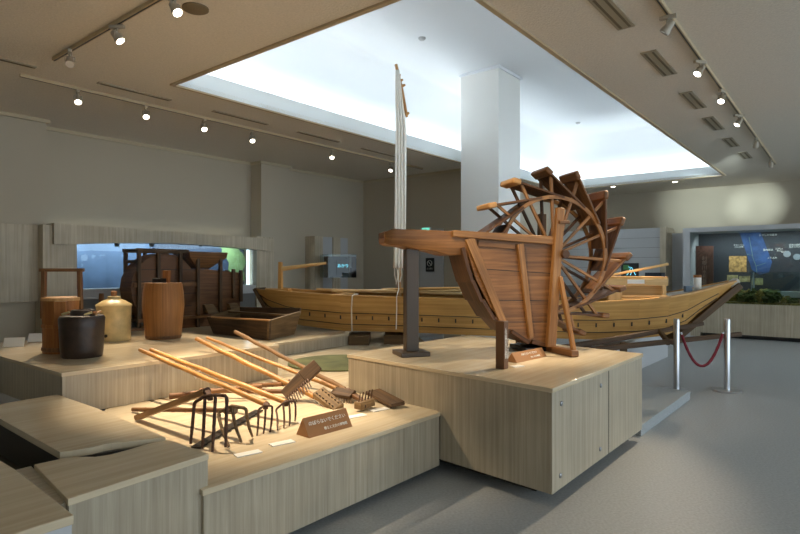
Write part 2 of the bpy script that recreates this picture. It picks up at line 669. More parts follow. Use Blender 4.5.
TZ = .455
tools_pl = plinth('tool_platform', [(-.935, 2.715), (.29, 4.2), (.25, 4.275), (-.470, 4.965), (.60, 6.36), (.2, 9.6), (-2.0, 9.6), (-3.0, 6.0), (-1.9, 3.62)], .06, TZ,
                  'low stone platform with the farm tools laid out under a warm spotlight', toe=.93)
BZ = .77
bl, br = Vector((-2.40, 4.05)), Vector((-1.19, 5.57))
bk = Vector((D2.x, D2.y))
bp_ = plinth('jar_platform', [bl, br, br + bk * 2.3, bl + bk * 2.3], TZ + .002, BZ, 'stone platform carrying the jars, bucket and wooden barrel')
FZ = .62
f1, f2 = P(278, 342.8, FZ), P(347.4, 333.4, FZ)
fd = (f2 - f1).normalized()
pA = f1 - fd * .93
rp_ = [R(-6.0, 6.3), R(-8.66, 6.3), R(-8.66, 3.3), R(-6.74, 3.3), R(-6.74, 3.63)]
plinth('rear_platform', [(pA.x + .03, pA.y + .02), (f2.x, f2.y)] + [(p.x, p.y) for p in rp_], TZ + .002, FZ,
       'stone platform behind, carrying the winnowing machine and the wooden tray')

# broken stone bench at lower left
CZt = .62
cA, cB, cC = P(165.6, 438, CZt), P(100.4, 409, CZt), P(61.5, 394.5, CZt)
cD, cE, cF = P(0, 404, CZt), P(4, 421, CZt), P(60, 452.5, CZt)
t = thing('stone_bench', (cB.x, cB.y, 0), 'polished stone slab with a ragged broken edge in front of the jar platform', 'plinth')
rag = [P(x, y, CZt) for x, y in ((60, 452), (72, 450.6), (84, 448.6), (92, 447.4), (103, 444.6), (112, 443.0), (122, 442.2), (134, 440.8), (148, 439.2), (165.6, 437.6))]
m = M()
top = [cE, *rag, cB + D2 * .01 - D1 * .005, cC + D2 * .02 - D1 * .02, P(0, 404, CZt), P(-18, 407.5, CZt)]
m.prism([(p.x, p.y) for p in top], CZt - .035, CZt, D1)
m.build('top_slab', stone_top, t)
m = M()
cc = sum((p for p in top), Vector()) / len(top)
inn = [cc + (p - cc) * .95 + D1 * .045 for p in top]
m.prism([(p.x, p.y) for p in inn], .0, CZt - .035)
m.build('rough_body', edge_stone, t)
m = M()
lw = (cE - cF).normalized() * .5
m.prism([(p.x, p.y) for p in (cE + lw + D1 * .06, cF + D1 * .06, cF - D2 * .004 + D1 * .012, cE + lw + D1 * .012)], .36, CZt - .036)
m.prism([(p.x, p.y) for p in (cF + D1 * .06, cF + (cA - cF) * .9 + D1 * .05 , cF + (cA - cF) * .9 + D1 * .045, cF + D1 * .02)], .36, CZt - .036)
m.build('trough_shade_lining', dark_in, t)  # dark boards stand in for the shade inside the trough

bA, bB = P(209, 453.6, .61), P(68, 499, .61)
bC, bD = P(169, 439.5, .61), P(34, 464.5, .61)
t = thing('stone_block', (bA.x, bA.y, 0), 'long pale stone block in front, beside the dark crack', 'plinth')
m = M()
bk_ = [P(x, y, .61) for x, y in ((169, 439.5), (160, 441.3), (151, 443), (140, 446), (131, 448.8), (122, 451.2), (112, 454), (104, 455.4), (95, 456.6), (86, 456.4), (78, 456.8), (66, 457.6))]
m.prism([(p.x, p.y) for p in [bA] + bk_ + [bD, bB]], .58, .61, D1)
m.build('top_slab', stone_top, t, bevel=.003)
m = M()
c0 = (bA + bB + bC + bD) / 4
m.prism([(p.x, p.y) for p in [c0 + (p - c0) * .985 for p in [bA] + bk_ + [bD, bB]]], 0, .58)
m.build('side_panel', stone, t)
e1, e2 = P(17, 468.5, .60), P(50, 478, .60)
t = thing('stone_strip', (bB.x, bB.y, 0), 'narrow ochre stone panel between the two front slabs', 'plinth')
m = M()
e0 = P(66, 501, .59)
eD = P(31, 466, .59)
m.prism([(p.x, p.y) for p in (e0, eD, P(15, 470, .59), P(40, 520, .59))], .0, .59, D1)
m.build('panel', stone, t)
aA, aB, aC = P(74, 515, .60), P(0, 459, .60), P(-30, 470, .60)
a0 = P(18, 534, .60)
t = thing('corner_slab', (aA.x, aA.y, 0), 'stone slab at the very front corner below the trough', 'plinth')
m = M()
pts = [aA, P(17, 470, .60), P(0, 460, .60), P(-60, 470, .60), P(-40, 552, .60), P(40, 525.5, .60)]
m.prism([(p.x, p.y) for p in pts], .565, .60, D1)
m.build('top_slab', stone_top, t, bevel=.004)
m = M()
c0 = sum(pts, Vector()) / len(pts)
m.prism([(p.x, p.y) for p in [c0 + (p - c0) * .97 for p in pts]], 0, .565)
m.build('side_panel', greypanel, t)
# trough floor between the slabs
t = thing('stone_trough', (cE.x, cE.y, 0), 'dark sunken trough between the front stone slabs', 'trough')
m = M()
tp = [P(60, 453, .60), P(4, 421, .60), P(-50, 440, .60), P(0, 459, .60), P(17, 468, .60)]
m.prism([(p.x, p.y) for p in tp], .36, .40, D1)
m.build('trough_floor', dark_in, t)  # dark color carries the shade at the trough bottom
m = M()
m.beam(P(3, 424, .55) - D1 * .03, P(56, 455, .55) - D1 * .03, .02, .13)
m.build('trough_side', walnut, t)

# granite slab behind the wheel plinth
ga, gb = Vector((2.17, 5.13)), Vector((3.36, 6.6))
m = M()
gc = gb + Vector((D2.x, D2.y)) * 1.9
m.prism([ga, gb, gc, (.9, 6.55)], 0, .10)
tag(m.build('granite_slab', granite, bevel=.004), 'low speckled grey granite slab on the floor behind the wheel plinth', 'slab')

# green disc on the tool platform
m = M()
m.lathe((-.70, 6.40, TZ + .001), [(.55, 0), (.55, .012), (.53, .016)], 40)
tag(m.build('green_disc', discgreen), 'flat round moss green disc lying on the low platform', 'disc')

# boat supports
for (px0, px1, d, lab) in ((348.5, 369, 7.9, 'dark timber crib under the boat beside the rear platform'), (384, 404, 8.0, 'dark timber crib under the boat just behind the flume post')):
    m = M()
    x0, x1 = (px0 - 400) / F * d, (px1 - 400) / F * d
    m.box(((x0 + x1) / 2, d + .25, (TZ + .585) / 2), x1 - x0, .5, .585 - TZ)
    tag(m.build('boat_crib', boatdark, bevel=.004), lab, 'support')
q0, q1 = P(643.6, 368, 0), P(672.4, 354.7, 0)
m = M()
qd = (q1 - q0).normalized()
qa = q0 - qd * 1.25
m.prism([(p.x, p.y) for p in (qa, q1 - qd * .3, q1 + D2 * .5 - qd * .3, qa + D2 * .5)], 0, .46)
tag(m.build('boat_stand', greypanel, bevel=.004), 'long pale grey box on the floor below the bow', 'support')

# ================================================================== BOAT
BO = Vector((-2.15, 8.8))
BE = (Vector((4.62, 7.9)) - BO).normalized()
BN = Vector((BE.y, -BE.x))          # towards the camera


def bs(px, wo):
    r = (px - 400) / F
    return (r * (BO.y + wo * BN.y) - (BO.x + wo * BN.x)) / (BE.x - r * BE.y)


def bp(s, wo, z):
    q = BO + BE * s + BN * wo
    return Vector((q.x, q.y, z))


ST = [(256, 289, 297, .20, .12), (266, 290, 310, .34, .24), (285, 292.5, 322, .42, .32), (300, 294, 326, .47, .37), (340, 296.5, 331, .55, .43), (397, 298, 332.5, .6, .46), (460, 300, 335, .62, .48),
      (530, 302, 338, .62, .48), (600, 303, 340, .6, .46), (640, 301, 339, .55, .41), (670, 298, 336, .47, .31), (690, 294.5, 327, .38, .20), (704, 291, 314, .30, .14), (720, 286.5, 301, .2, .09), (735, 282, 286.5, .10, .05)]
boat = thing('wooden_boat', bp(3.3, 0, .5), 'long honey-coloured wooden river boat with upswept bow', 'boat')
stat = []
for (px, yt, yb, wt, wb) in ST:
    s = bs(px, wt)
    zt = bp(s, wt, 0).y
    zb = bp(s, wb, 0).y
    stat.append((s, wt, wb, CZ - (yt - HZ) / F * zt, CZ - (yb - HZ) / F * zb))


def boat_at(s):
    for a, b in zip(stat, stat[1:]):
        if a[0] <= s <= b[0]:
            f = (s - a[0]) / (b[0] - a[0])
            return [a[i] + (b[i] - a[i]) * f for i in range(5)]
    return stat[0] if s < stat[0][0] else stat[-1]


# hull: stepped strakes outside, smooth inside
FR = [(0, 0), (.2, .0), (.21, .018), (.53, .018), (.54, .042), (1, .042)]
m = M()
rings = []
for (s, wt, wb, zt, zb) in stat:
    sc = min(1, wt / .3)
    out = [(wb + (wt - wb) * f + o * sc - .042 * sc, zb + (zt - zb) * f) for f, o in FR]
    th = .035 * sc
    inn = [(wt - th - .02 * sc, zt), (max(.01, wb + (wt - wb) * .18 - th - .042 * sc), zb + (zt - zb) * .18)]
    side = out + inn
    ring = [bp(s, -a, z) for a, z in reversed(inn)]
    ring = [bp(s, a, z) for a, z in out] + [bp(s, a, z) for a, z in inn] + [bp(s, -a, z) for a, z in reversed(inn)] + [bp(s, -a, z) for a, z in reversed(out)]
    rings.append(ring)
n = len(rings[0])
vs = [v for r in rings for v in r]
fs = [[i * n + j, i * n + (j + 1) % n, (i + 1) * n + (j + 1) % n, (i + 1) * n + j] for i in range(len(rings) - 1) for j in range(n)]
fs += [list(range(n))[::-1], [(len(rings) - 1) * n + j for j in range(n)]]
m.poly(vs, fs, (BE.x, BE.y, 0))
m.build('hull', boatwood, boat)
# gunwale rails
for sg in (1, -1):
    m = M()
    for a, b in zip(stat[1:], stat[2:]):
        m.beam(bp(a[0], sg * (a[1] - .03 * min(1, a[1] / .3)), a[3] + .01), bp(b[0], sg * (b[1] - .03 * min(1, b[1] / .3)), b[3] + .01), .075, .022)
    m.build('gunwale_rail', boatwood, boat)
# stem and stern posts
m = M()
m.beam(bp(bs(669, .1), .05, CZ - 73 / F * 7.85), bp(bs(738, .0), .02, CZ - 15 / F * 7.9), .30, .09, w1=.15, h1=.09)
m.build('stem', boatdark, boat, bevel=.008)
m = M()
m.beam(bp(bs(728, .0), 0, CZ - 16 / F * 7.9), bp(bs(737, .0), 0, CZ - 10 / F * 7.9), .16, .07)
m.build('bow_cap', deckgrey, boat, bevel=.015)
for f0 in (.207, .537):
    m = M()
    for a, b in zip(stat[:-2], stat[1:-1]):
        q = [bp(k[0], k[2] + (k[1] - k[2]) * f0 + (-.042 + (.010 if f0 < .4 else .031)) * min(1, k[1] / .3) + .006, k[4] + (k[3] - k[4]) * f0 - .004) for k in (a, b)]
        m.beam(q[0], q[1], .012, .010)
    m.build('strake_seam', dark_in, boat)
m = M()
m.beam(bp(stat[1][0] - .02, 0, stat[1][4] - .03), bp(stat[0][0] - .03, 0, stat[0][3] + .005), .52, .05, w1=.44, h1=.05)
m.build('stern_board', boatdark, boat, bevel=.005)
# nail slots
s = .9
while s < 6.1:
    a = boat_at(s)
    m = M()
    m.box(bp(s, a[2] + (a[1] - a[2]) * .40 + .018 - .042 + .004, a[4] + (a[3] - a[4]) * .40), .018, .014, .055, ex=(BE.x, BE.y, 0))
    m.build('nail_slot', dark_in, boat)
    s += .235
# decks
def deck(name, s0, s1, drop, mat, k=10):
    m = M()
    vs, fs = [], []
    for i in range(k + 1):
        a = boat_at(s0 + (s1 - s0) * i / k)
        wd = max(.02, a[1] - (.06 + drop * .35) * min(1, a[1] / .3))
        z = a[3] - drop
        for dz in (0, -.03):
            vs += [bp(a[0] if False else s0 + (s1 - s0) * i / k, wd, z + dz), bp(s0 + (s1 - s0) * i / k, -wd, z + dz)]
    for i in range(k):
        o = i * 4
        fs += [[o, o + 4, o + 5, o + 1], [o + 2, o + 3, o + 7, o + 6], [o, o + 2, o + 6, o + 4], [o + 1, o + 5, o + 7, o + 3]]
    fs += [[0, 1, 3, 2], [k * 4, k * 4 + 2, k * 4 + 3, k * 4 + 1]]
    m.poly(vs, fs, (BE.x, BE.y, 0))
    return m.build(name, mat, boat)


deck('stern_deck', .35, 1.25, .02, boatwood)
deck('bow_deck', 5.35, stat[-1][0] - .05, -.005, deckgrey)
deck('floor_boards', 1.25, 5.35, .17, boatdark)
for s, wd in ((1.30, .16), (2.35, .13), (3.4, .13), (4.15, .14), (5.32, .14)):
    a = boat_at(s)
    m = M()
    m.box(bp(s, 0, a[3] - .01), wd, 2 * a[1] - .10, .06, ex=(BE.x, BE.y, 0), axis=(BN.x, BN.y, 0))
    m.build('thwart', boatwood, boat, bevel=.004)
# deck planks lying higher along the far side
m = M()
for k, (wo, dz) in enumerate(((-.50, .04), (-.40, .045))):
    for s0 in (.8, 2.4):
        a0, a1 = boat_at(s0), boat_at(s0 + 1.55)
        m.beam(bp(s0, wo * a0[1] / .6, a0[3] + dz), bp(s0 + 1.55, wo * a1[1] / .6, a1[3] + dz), .085, .03)
m.build('side_planks', boatlight, boat, bevel=.003)
# raised mid deck with rails (pale timber)
sA, sB = bs(606, .4), bs(668, .4)
zdk = 1.5 - 20 / F * 7.9
z1 = 1.5 - 9 / F * 7.9
m = M()
a = boat_at((sA + sB) / 2)
for wo in (.36, .26, .16, .06, -.04, -.14, -.24, -.34):
    m.beam(bp(sA, wo, z1 + .02), bp(sB, wo, z1 + .02), .095, .028)
m.build('cabin_roof', boatwood, boat, bevel=.003)
for wo in (.40, -.38):
    m = M()
    m.beam(bp(sA, wo, z1 - .04), bp(sB, wo, z1 - .04), .025, .095)
    m.build('cabin_side_board', boatlight, boat, bevel=.003)
m = M()
m.beam(bp(sA + .03, .30, z1 - .14), bp(sB - .03, .30, z1 - .14), .02, .24)
m.build('cabin_inner_board', boatwood, boat)
for wo in (.40, -.38):
    for s in (sA + .12, sB - .05):
        m = M()
        ww = .17 if s < sB - .2 else .05
        m.beam(bp(s, wo, a[3] - .02), bp(s, wo, z1 - .07), .03, ww, up=(BE.x, BE.y, 0))
        m.build('cabin_post', boatlight, boat, bevel=.003)
for zz in (a[3] + .055, a[3] + .01):
    m = M()
    m.beam(bp(sA + .2, .42, zz), bp(sB - .01, .42, zz), .03, .035)
    m.build('cabin_rail', boatlight, boat, bevel=.003)
sl = bs(636, .42)
m = M()
m.box(bp(sl, .417, z1 - .032), .22, .004, .055, ex=(BE.x, BE.y, 0))
m.build('paper_label', white, boat)
# tiller post and arm at the stern
s0 = bs(280.5, .0)
a = boat_at(s0)
zp = a[3] - .02
t = thing('steering_oar_post', bp(s0, 0, zp), 'pale upright post with a long arm on the stern of the boat', 'oar')
m = M()
m.beam(bp(s0, 0, zp), bp(s0, 0, 1.5 + 8 / F * 8.75), .085, .06, up=(BE.x, BE.y, 0), w1=.07, h1=.05)
m.build('post', boatwood, t, bevel=.006)
m = M()
pa, pb2 = bp(s0, 0, 1.5 + 1 / F * 8.7), bp(bs(326, 0), 0, 1.5 + 7 / F * 8.6)
m.tube([pa, pa.lerp(pb2, .5), pb2], [.035, .028, .02], 8)
m.build('arm', boatlight, t)
m = M()
m.box(bp(s0, 0, zp + .02), .3, .16, .04, ex=(BE.x, BE.y, 0))
m.build('step_block', boatwood, t, bevel=.004)
# long poles on the boat
def pole(label, p0, p1, r0, r1, mat, name='boat_pole', grp=None, cat='pole'):
    m = M()
    m.tube([p0, Vector(p0).lerp(Vector(p1), .33), Vector(p0).lerp(Vector(p1), .66), p1], [r0, r0, (r0 + r1) / 2, r1], 8)
    return tag(m.build(name, mat), label, cat, grp)


a = boat_at(2.35)
pole('long thin pole lying slantwise across the boat beside the sail', bp(1.2, .3, boat_at(1.2)[3] + .06), bp(3.3, -.32, boat_at(3.3)[3] + .10), .022, .018, boatlight)
pole('long thin pole along the boat, rising towards the flume', bp(1.9, .05, boat_at(2.35)[3] + .10), bp(4.1, -.15, boat_at(3.4)[3] + .17), .022, .018, boatwood)
tpz = z1 + .035
pole('tapered pale spar slanting above the raised deck of the boat', bp(bs(612, .1), .1, tpz + .02), bp(bs(668, -.1), -.1, 1.5 + 6 / F * 8), .018, .020, boatlight)

# bow objects
s = bs(697.5, 0)
zb_ = boat_at(s)[3] + .006
t = thing('white_container', bp(s, 0, zb_), 'white cylinder with a brown lid standing on the bow deck', 'container')
m = M()
m.lathe(bp(s, 0, zb_), [(.045, 0), (.05, .01), (.05, .16), (.047, .165)], 20)
m.build('body', white, t)
m = M()
m.lathe(bp(s, 0, zb_ + .165), [(.052, 0), (.052, .03), (.045, .036)], 20)
m.build('lid', corkm, t)
s = bs(688, .05)
m = M()
zz = boat_at(s)[3] + .006
m.box(bp(s, .05, zz + .04), .09, .09, .08, ex=(BE.x, BE.y, 0))
tag(m.build('small_box', bluebox, bevel=.004), 'small blue-grey box on the bow deck beside the white cylinder', 'box')

# oars on trestle below the bow
o1a, o1b = PD(560, 348.5, 7.1), PD(703, 323.5, 7.55)
o2a, o2b = PD(560, 353, 7.05), PD(741, 334, 7.3)
t = thing('long_scull', o1a, 'long brown scull slanting upward below the bow', 'oar')
m = M()
m.beam(o1a, o1b, .07, .075, w1=.05, h1=.05)
m.build('shaft', darkwood, t, bevel=.01)
t = thing('long_scull', o2a, 'long brown scull lying almost level, its end behind the right barrier post', 'oar')
m = M()
m.beam(o2a, o2b, .07, .07, w1=.05, h1=.055)
m.build('shaft', darkwood, t, bevel=.01)
t = thing('scull_trestle', (P(668, 385, 0).x, 7.35, 0), 'dark trestle propping the two sculls below the bow', 'support')
m = M()
m.beam(PD(659, 330, 7.4), PD(669, 344, 7.22), .05, .05)
m.build('brace', boatdark, t, bevel=.004)
for px in (590, 626):
    pp = PD(px, 350, 7.15)
    m = M()
    m.beam((pp.x, pp.y + .08, .10), (pp.x, pp.y + .08, CZ - 73 / F * 7.2), .07, .07)
    m.build('leg', boatdark, t)

# mast, yard and furled sail
md = 8.45
mast_foot = Vector((-.02, md, .80))
t = thing('furled_sail', mast_foot, 'narrow white furled sail hanging from a slanted bamboo yard above the boat', 'sail')
m = M()
m.tube([(-.015, md + .05, .80), (-.012, md + .05, 2.6), (-.01, md + .05, 4.42)], [.032, .028, .02], 10)
m.build('mast', bamboo, t)
m = M()
ya, yb = PD(396, 64.5, md - .03), PD(407, 117, md - .03)
m.tube([ya, ya.lerp(yb, .5) + Vector((.006, 0, 0)), yb], [.022, .026, .02], 8)
for f, sx in ((.32, .05), (.42, .07), (.95, .04)):
    q = ya.lerp(yb, f)
    m.tube([q, q + Vector((sx, -.02, .02))], [.03, .015], 6)
m.build('yard', bamboo, t)
m = M()
rows = 30
npl = 25
vs, fs = [], []
for i in range(rows + 1):
    f = i / rows
    y = 72 + (268 - 72) * f
    xl = 395.8 - 1.0 * f - 1.2 * max(0, f - .6) / .4
    xr = 399 + (406.0 - 399) * min(1, f / .28) if f < .28 else 406.3 - 1.6 * (f - .28)
    for j in range(npl):
        g2 = j / (npl - 1)
        px = xl + (xr - xl) * g2
        d = md - .06 - .025 * math.sin(g2 * PI * 7 + 1.2 * math.sin(f * 5)) - .015 * math.sin(f * 9 + g2 * 3)
        vs.append(PD(px, y, md) + Vector((0, d - md, 0)))
for i in range(rows):
    for j in range(npl - 1):
        o = i * npl + j
        fs.append([o, o + 1, o + npl + 1, o + npl])
for f in m.poly(vs, fs):
    f.smooth = True
so = m.build('sailcloth', cloth, t, sharp=False)
sm = so.modifiers.new('thick', 'SOLIDIFY')
sm.thickness = .006
m = M()
for k in range(5):
    q = PD(394.5 + k * 2.2, 268, md - .07)
    m.tube([q, q + Vector((random.uniform(-.02, .02), 0, -.10)), q + Vector((random.uniform(-.04, .04), 0, -.20 - random.uniform(0, .05)))], .008, 6)
m.build('fringe', whiterope, t)
m = M()
q = PD(397.5, 272, 8.16)
sr = bs(397, .6)
ar = boat_at(sr)
m.tube([PD(397.5, 270, md - .08), bp(sr + .01, ar[1] - .1, ar[3] + .12), bp(sr, ar[1] + .04, ar[3] + .02), bp(sr, ar[1] + .03, ar[3] - .15), bp(sr - .01, ar[1] + .02, ar[4] + .06)], .008, 6)
m.build('sheet_rope', whiterope, t)
m = M()
sr = bs(352, .6)
ar = boat_at(sr)
m.tube([bp(sr + .05, ar[1] - .12, ar[3] + .03), bp(sr + .02, ar[1] - .02, ar[3] + .034), bp(sr, ar[1] + .03, ar[3] + .01), bp(sr - .01, ar[1] + .03, ar[3] - .15), bp(sr - .01, ar[1] + .0, ar[4] + .02), bp(sr - .06, ar[1] - .03, ar[4] - .005), bp(sr - .12, ar[1] - .06, ar[4] - .004)], .009, 6)
tag(m.build('mooring_rope', whiterope), 'white rope hanging over the side of the boat near the rear platform', 'rope')

# ================================================================== WATER WHEEL
wu = Vector((.966, .259, 0))
wn = Vector((.259, -.966, 0))
WC = PD(549, 255, 5.32)


def wq(a, h, b):
    return WC + wu * a + wn * b + Vector((0, 0, h))


def wpix(px, py, b):
    """point of the wheel's plane (offset b towards the viewer) seen at a pixel"""
    ray = Vector(((px - 400) / F, 1, -(py - HZ) / F))
    o = WC + wn * b - Vector((0, 0, CZ))
    tt = o.dot(wn) / ray.dot(wn)
    return ray * tt + Vector((0, 0, CZ))


wheel = thing('treadle_water_wheel', (WC.x, WC.y, PZ), 'old wooden treadle water wheel with slanted blades and a trough, on the square plinth', 'water wheel')
# axle and hub
m = M()
m.tube([wq(0, 0, -.30), wq(0, 0, .30)], .035, 14)
m.tube([wq(0, 0, -.15), wq(0, 0, .13)], .075, 16)
m.build('hub', wheeldark, wheel)
# hoops
for b in (-.125, .105):
    m = M()
    pts = [(math.cos(2 * PI * k / 48), math.sin(2 * PI * k / 48)) for k in range(48)]
    for (r0, r1) in ((.545, .575),):
        for k in range(48):
            a, b2 = pts[k], pts[(k + 1) % 48]
            m.beam(wq(a[0] * .53, a[1] * .53, b), wq(b2[0] * .53, b2[1] * .53, b), .022, .034, up=wq(a[0], a[1], 0) - WC)
    m.build('hoop', wheelwood, wheel)
# blades
NB = 15
for k in range(NB):
    ph = math.radians(360 / NB * k + random.uniform(-2, 2))
    pi_ = ph - math.radians(40)
    tip = Vector((math.cos(ph) * .755, math.sin(ph) * .755))
    inn = Vector((math.cos(pi_) * .535, math.sin(pi_) * .535))
    m = M()
    dv = (inn - tip).normalized()
    nrm = Vector((-dv.y, dv.x))
    jit = random.uniform(-.012, .012)
    m.beam(wq(tip.x, tip.y, jit), wq(inn.x, inn.y, jit), .27, .018, up=wu * nrm.x + Vector((0, 0, nrm.y)))
    bl_ = m.build('blade', wheeldark if k % 3 else walnut, wheel, bevel=.003)
    m = M()
    q = tip - dv * .012
    m.beam(wq(q.x, q.y, -.145), wq(q.x, q.y, .145), .085, .05, up=wu * nrm.x + Vector((0, 0, nrm.y)))
    m.build('tread', wheellight if k in (5, 6) else walnut, bl_, bevel=.014)
    for b in (.085, -.105):
        m = M()
        h0 = Vector((math.cos(ph - .10) * .06, math.sin(ph - .10) * .06))
        e = tip.lerp(inn, .10)
        m.beam(wq(h0.x, h0.y, b), wq(e.x, e.y, b), .024, .028, up=wn)
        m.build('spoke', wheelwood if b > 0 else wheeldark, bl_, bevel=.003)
BN_, BF_ = .185, -.165
outl = [(463, 237), (553.5, 243), (552, 344), (541, 345.5), (524, 340), (507, 328), (490, 307), (476, 279)]
npts = [wpix(x, y, BN_) for x, y in outl]
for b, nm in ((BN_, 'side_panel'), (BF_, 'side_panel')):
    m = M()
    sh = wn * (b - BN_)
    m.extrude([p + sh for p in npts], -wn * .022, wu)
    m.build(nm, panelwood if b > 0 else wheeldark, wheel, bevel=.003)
# plank lines on the near panel
m = M()
for (x0, y0, x1, y1) in ((483, 269, 553, 273.5), (489, 300, 552, 301), (505, 322, 552, 322)):
    m.beam(wpix(x0, y0, BN_ + .001), wpix(x1, y1, BN_ + .001), .004, .006)
m.build('plank_joints', dark_in, wheel)
# curved floor boards of the casing
cur = [(455, 252), (459, 268), (465, 285), (475, 304), (488, 321), (504, 335), (524, 345), (545, 349)]
m = M()
for k in range(len(cur) - 1):
    p0, p1 = wpix(*cur[k], BN_), wpix(*cur[k + 1], BN_)
    mid0 = p0 + wn * (-.175) + Vector((.07, 0, .03))
    mid1 = p1 + wn * (-.175) + Vector((.07 * (1 - k / 9), 0, .03))
    d = (mid1 - mid0)
    m.beam(mid0 - d * .06, mid1 + d * .06, .36, .035, up=d.cross(wn))
m.build('trough_floor', wheeldark, wheel, bevel=.005)
# framing strips on the near panel
for (x0, y0, x1, y1, wd) in ((469, 238, 506, 330, .085), (520, 244, 531, 338, .06)):
    m = M()
    m.beam(wpix(x0, y0, BN_ + .02), wpix(x1, y1, BN_ + .02), wd, .035, up=wn, w1=wd * .75)
    m.build('panel_batten', wheelwood, wheel, bevel=.005)
m = M()
m.beam(wpix(452, 233.5, BN_ + .02), wpix(553, 240.5, BN_ + .02), .05, .055, w1=.05, h1=.075)
m.build('top_rail', wheelwood, wheel, bevel=.006)
m = M()
m.beam(wpix(452, 233.5, BN_ + .02) - wn * .39, wpix(553, 240.5, BN_ + .02) - wn * .39, .05, .055)
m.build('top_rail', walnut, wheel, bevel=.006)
# under-rail board
m = M()
m.beam(wpix(478, 243, BN_ + .008), wpix(515, 246, BN_ + .008), .016, .06)
m.build('rail_board', walnut, wheel, bevel=.003)
# posts
foot_z = PZ
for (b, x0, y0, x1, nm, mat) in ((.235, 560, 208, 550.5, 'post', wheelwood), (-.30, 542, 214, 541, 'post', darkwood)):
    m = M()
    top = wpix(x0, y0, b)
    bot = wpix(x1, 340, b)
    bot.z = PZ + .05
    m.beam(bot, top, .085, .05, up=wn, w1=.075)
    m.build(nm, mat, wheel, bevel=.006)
fb = wpix(550.5, 345, .235)
fb.z = PZ + .03
m = M()
m.beam(fb - wn * .62, fb + wn * .30 + wu * .06, .075, .055)
m.build('foot_beam', walnut, wheel, bevel=.008)
m = M()
qq = wpix(560, 277, .25)
m.beam(fb + wn * .26 + wu * .07 + Vector((0, 0, .02)), qq, .04, .035, up=wu)
m.build('brace', wheelwood, wheel, bevel=.005)
m = M()
q2 = wpix(562, 222, .27)
m.beam(q2 - wu * .03, q2 + wu * .07, .03, .03)
m.build('peg', walnut, wheel, bevel=.004)
# hanging black pad under the belly
m = M()
qq = wpix(530, 346, 0)
m.box((qq.x, qq.y, PZ + .02), .26, .32, .04, ex=wu)
m.build('rest_pad', black, wheel, bevel=.006)
# flume (hewn trough) to the left
m = M()
L0, L1 = wpix(463, 238, 0.02), wpix(381.5, 238, 0.02)
rings = []
NS = 14
for i in range(NS + 1):
    f = i / NS
    c = L0.lerp(L1, f)
    half = .175 - .02 * f
    zt = CZ + (38.5 - 1.5 * math.sin(f * 6) * .3) / F * 5.02
    zb = zt - (.225 - .10 * f) + .006 * math.sin(f * 17)
    if f > .93:
        half -= .03
        zt -= .02
        zb += .015
    j = lambda: random.uniform(-.003, .003)
    sec = [(half, zt), (half + .006, (zt + zb) / 2), (half - .03, zb), (-half + .03, zb), (-half, (zt + zb) / 2), (-half, zt), (-half + .045, zt), (-half + .06, zb + .05), (half - .06, zb + .05), (half - .045, zt)]
    rings.append([c + wn * (b + j()) + Vector((0, 0, z - c.z + j())) for b, z in sec])
n = len(rings[0])
vs = [v for r in rings for v in r]
fs = [[i * n + j, i * n + (j + 1) % n, (i + 1) * n + (j + 1) % n, (i + 1) * n + j] for i in range(NS) for j in range(n)]
fs += [list(range(n))[::-1], [NS * n + j for j in range(n)]]
m.poly(vs, fs, wu)
m.build('flume', panelwood, wheel, bevel=.008)

# flume support post
sp = P(411, 355, PZ)
t = thing('flume_post', sp, 'dark brown post on a square foot holding up the flume', 'stand')
m = M()
m.box((sp.x, sp.y, PZ + .02), .26, .26, .04, ex=(.93, .3, 0))
m.build('base_plate', bronze, t, bevel=.006)
m = M()
zt = CZ + 20.5 / F * 4.98
m.beam((sp.x, sp.y, PZ + .04), (sp.x, sp.y, zt), .11, .11, up=wn)
m.build('post', bronze, t, bevel=.004)

# signs on the plinth
p0 = P(502, 368.5, PZ)
t = thing('sign_post', p0, 'square brown block standing upright with white vertical lettering', 'sign')
m = M()
hgt = CZ - (321 - HZ) / F * p0.y - PZ
ex = Vector((.9, .436, 0)).normalized()
m.box(p0 + Vector((0, .0, hgt / 2)), .07, .07, hgt, ex=Vector((.8, -.6, 0)), axis=(0, 0, 1))
m.build('block', signdark, t, bevel=.002)
exr = Vector((.6, .8, 0)).normalized()
nr = Vector((exr.y, -exr.x, 0))
for body, size, off, zz in (('人力揚水用の踏車', .034, .008, hgt * .53), ('水をくみ上げる道具', .020, -.022, hgt * .42)):
    text('lettering', '\n'.join(body), size, whitetext, t, p0 + nr * .0358 + exr * off * -1 + Vector((0, 0, zz)), exr, (0, 0, 1), lead=.92 * .9)


def tent(name, label, a, b, dep, hgt, l1, s1, l2, s2, z):
    """prism sign: a-b is the front foot line"""
    a, b = Vector(a), Vector(b)
    d = (b - a).normalized()
    nrm = Vector((d.y, -d.x, 0))
    c = (a + b) / 2
    t = thing(name, c, label, 'sign')
    m = M()
    ridge = -nrm * dep / 2 + Vector((0, 0, hgt))
    m.poly([a, b, b - nrm * dep, a - nrm * dep, a + ridge, b + ridge], [[0, 1, 5, 4], [1, 2, 5], [2, 3, 4, 5], [3, 0, 4], [3, 2, 1, 0]], d)
    m.build('board', signbrown, t, bevel=.002)
    up = ridge.normalized()
    fn = d.cross(up)
    L = (b - a).length
    text('lettering', l1, s1, whitetext, t, c + ridge * .64 + fn * .0015, d, up)
    text('lettering', l2, s2, whitetext, t, c + ridge * .26 + fn * .0015 + d * L * .14, d, up)
    return t


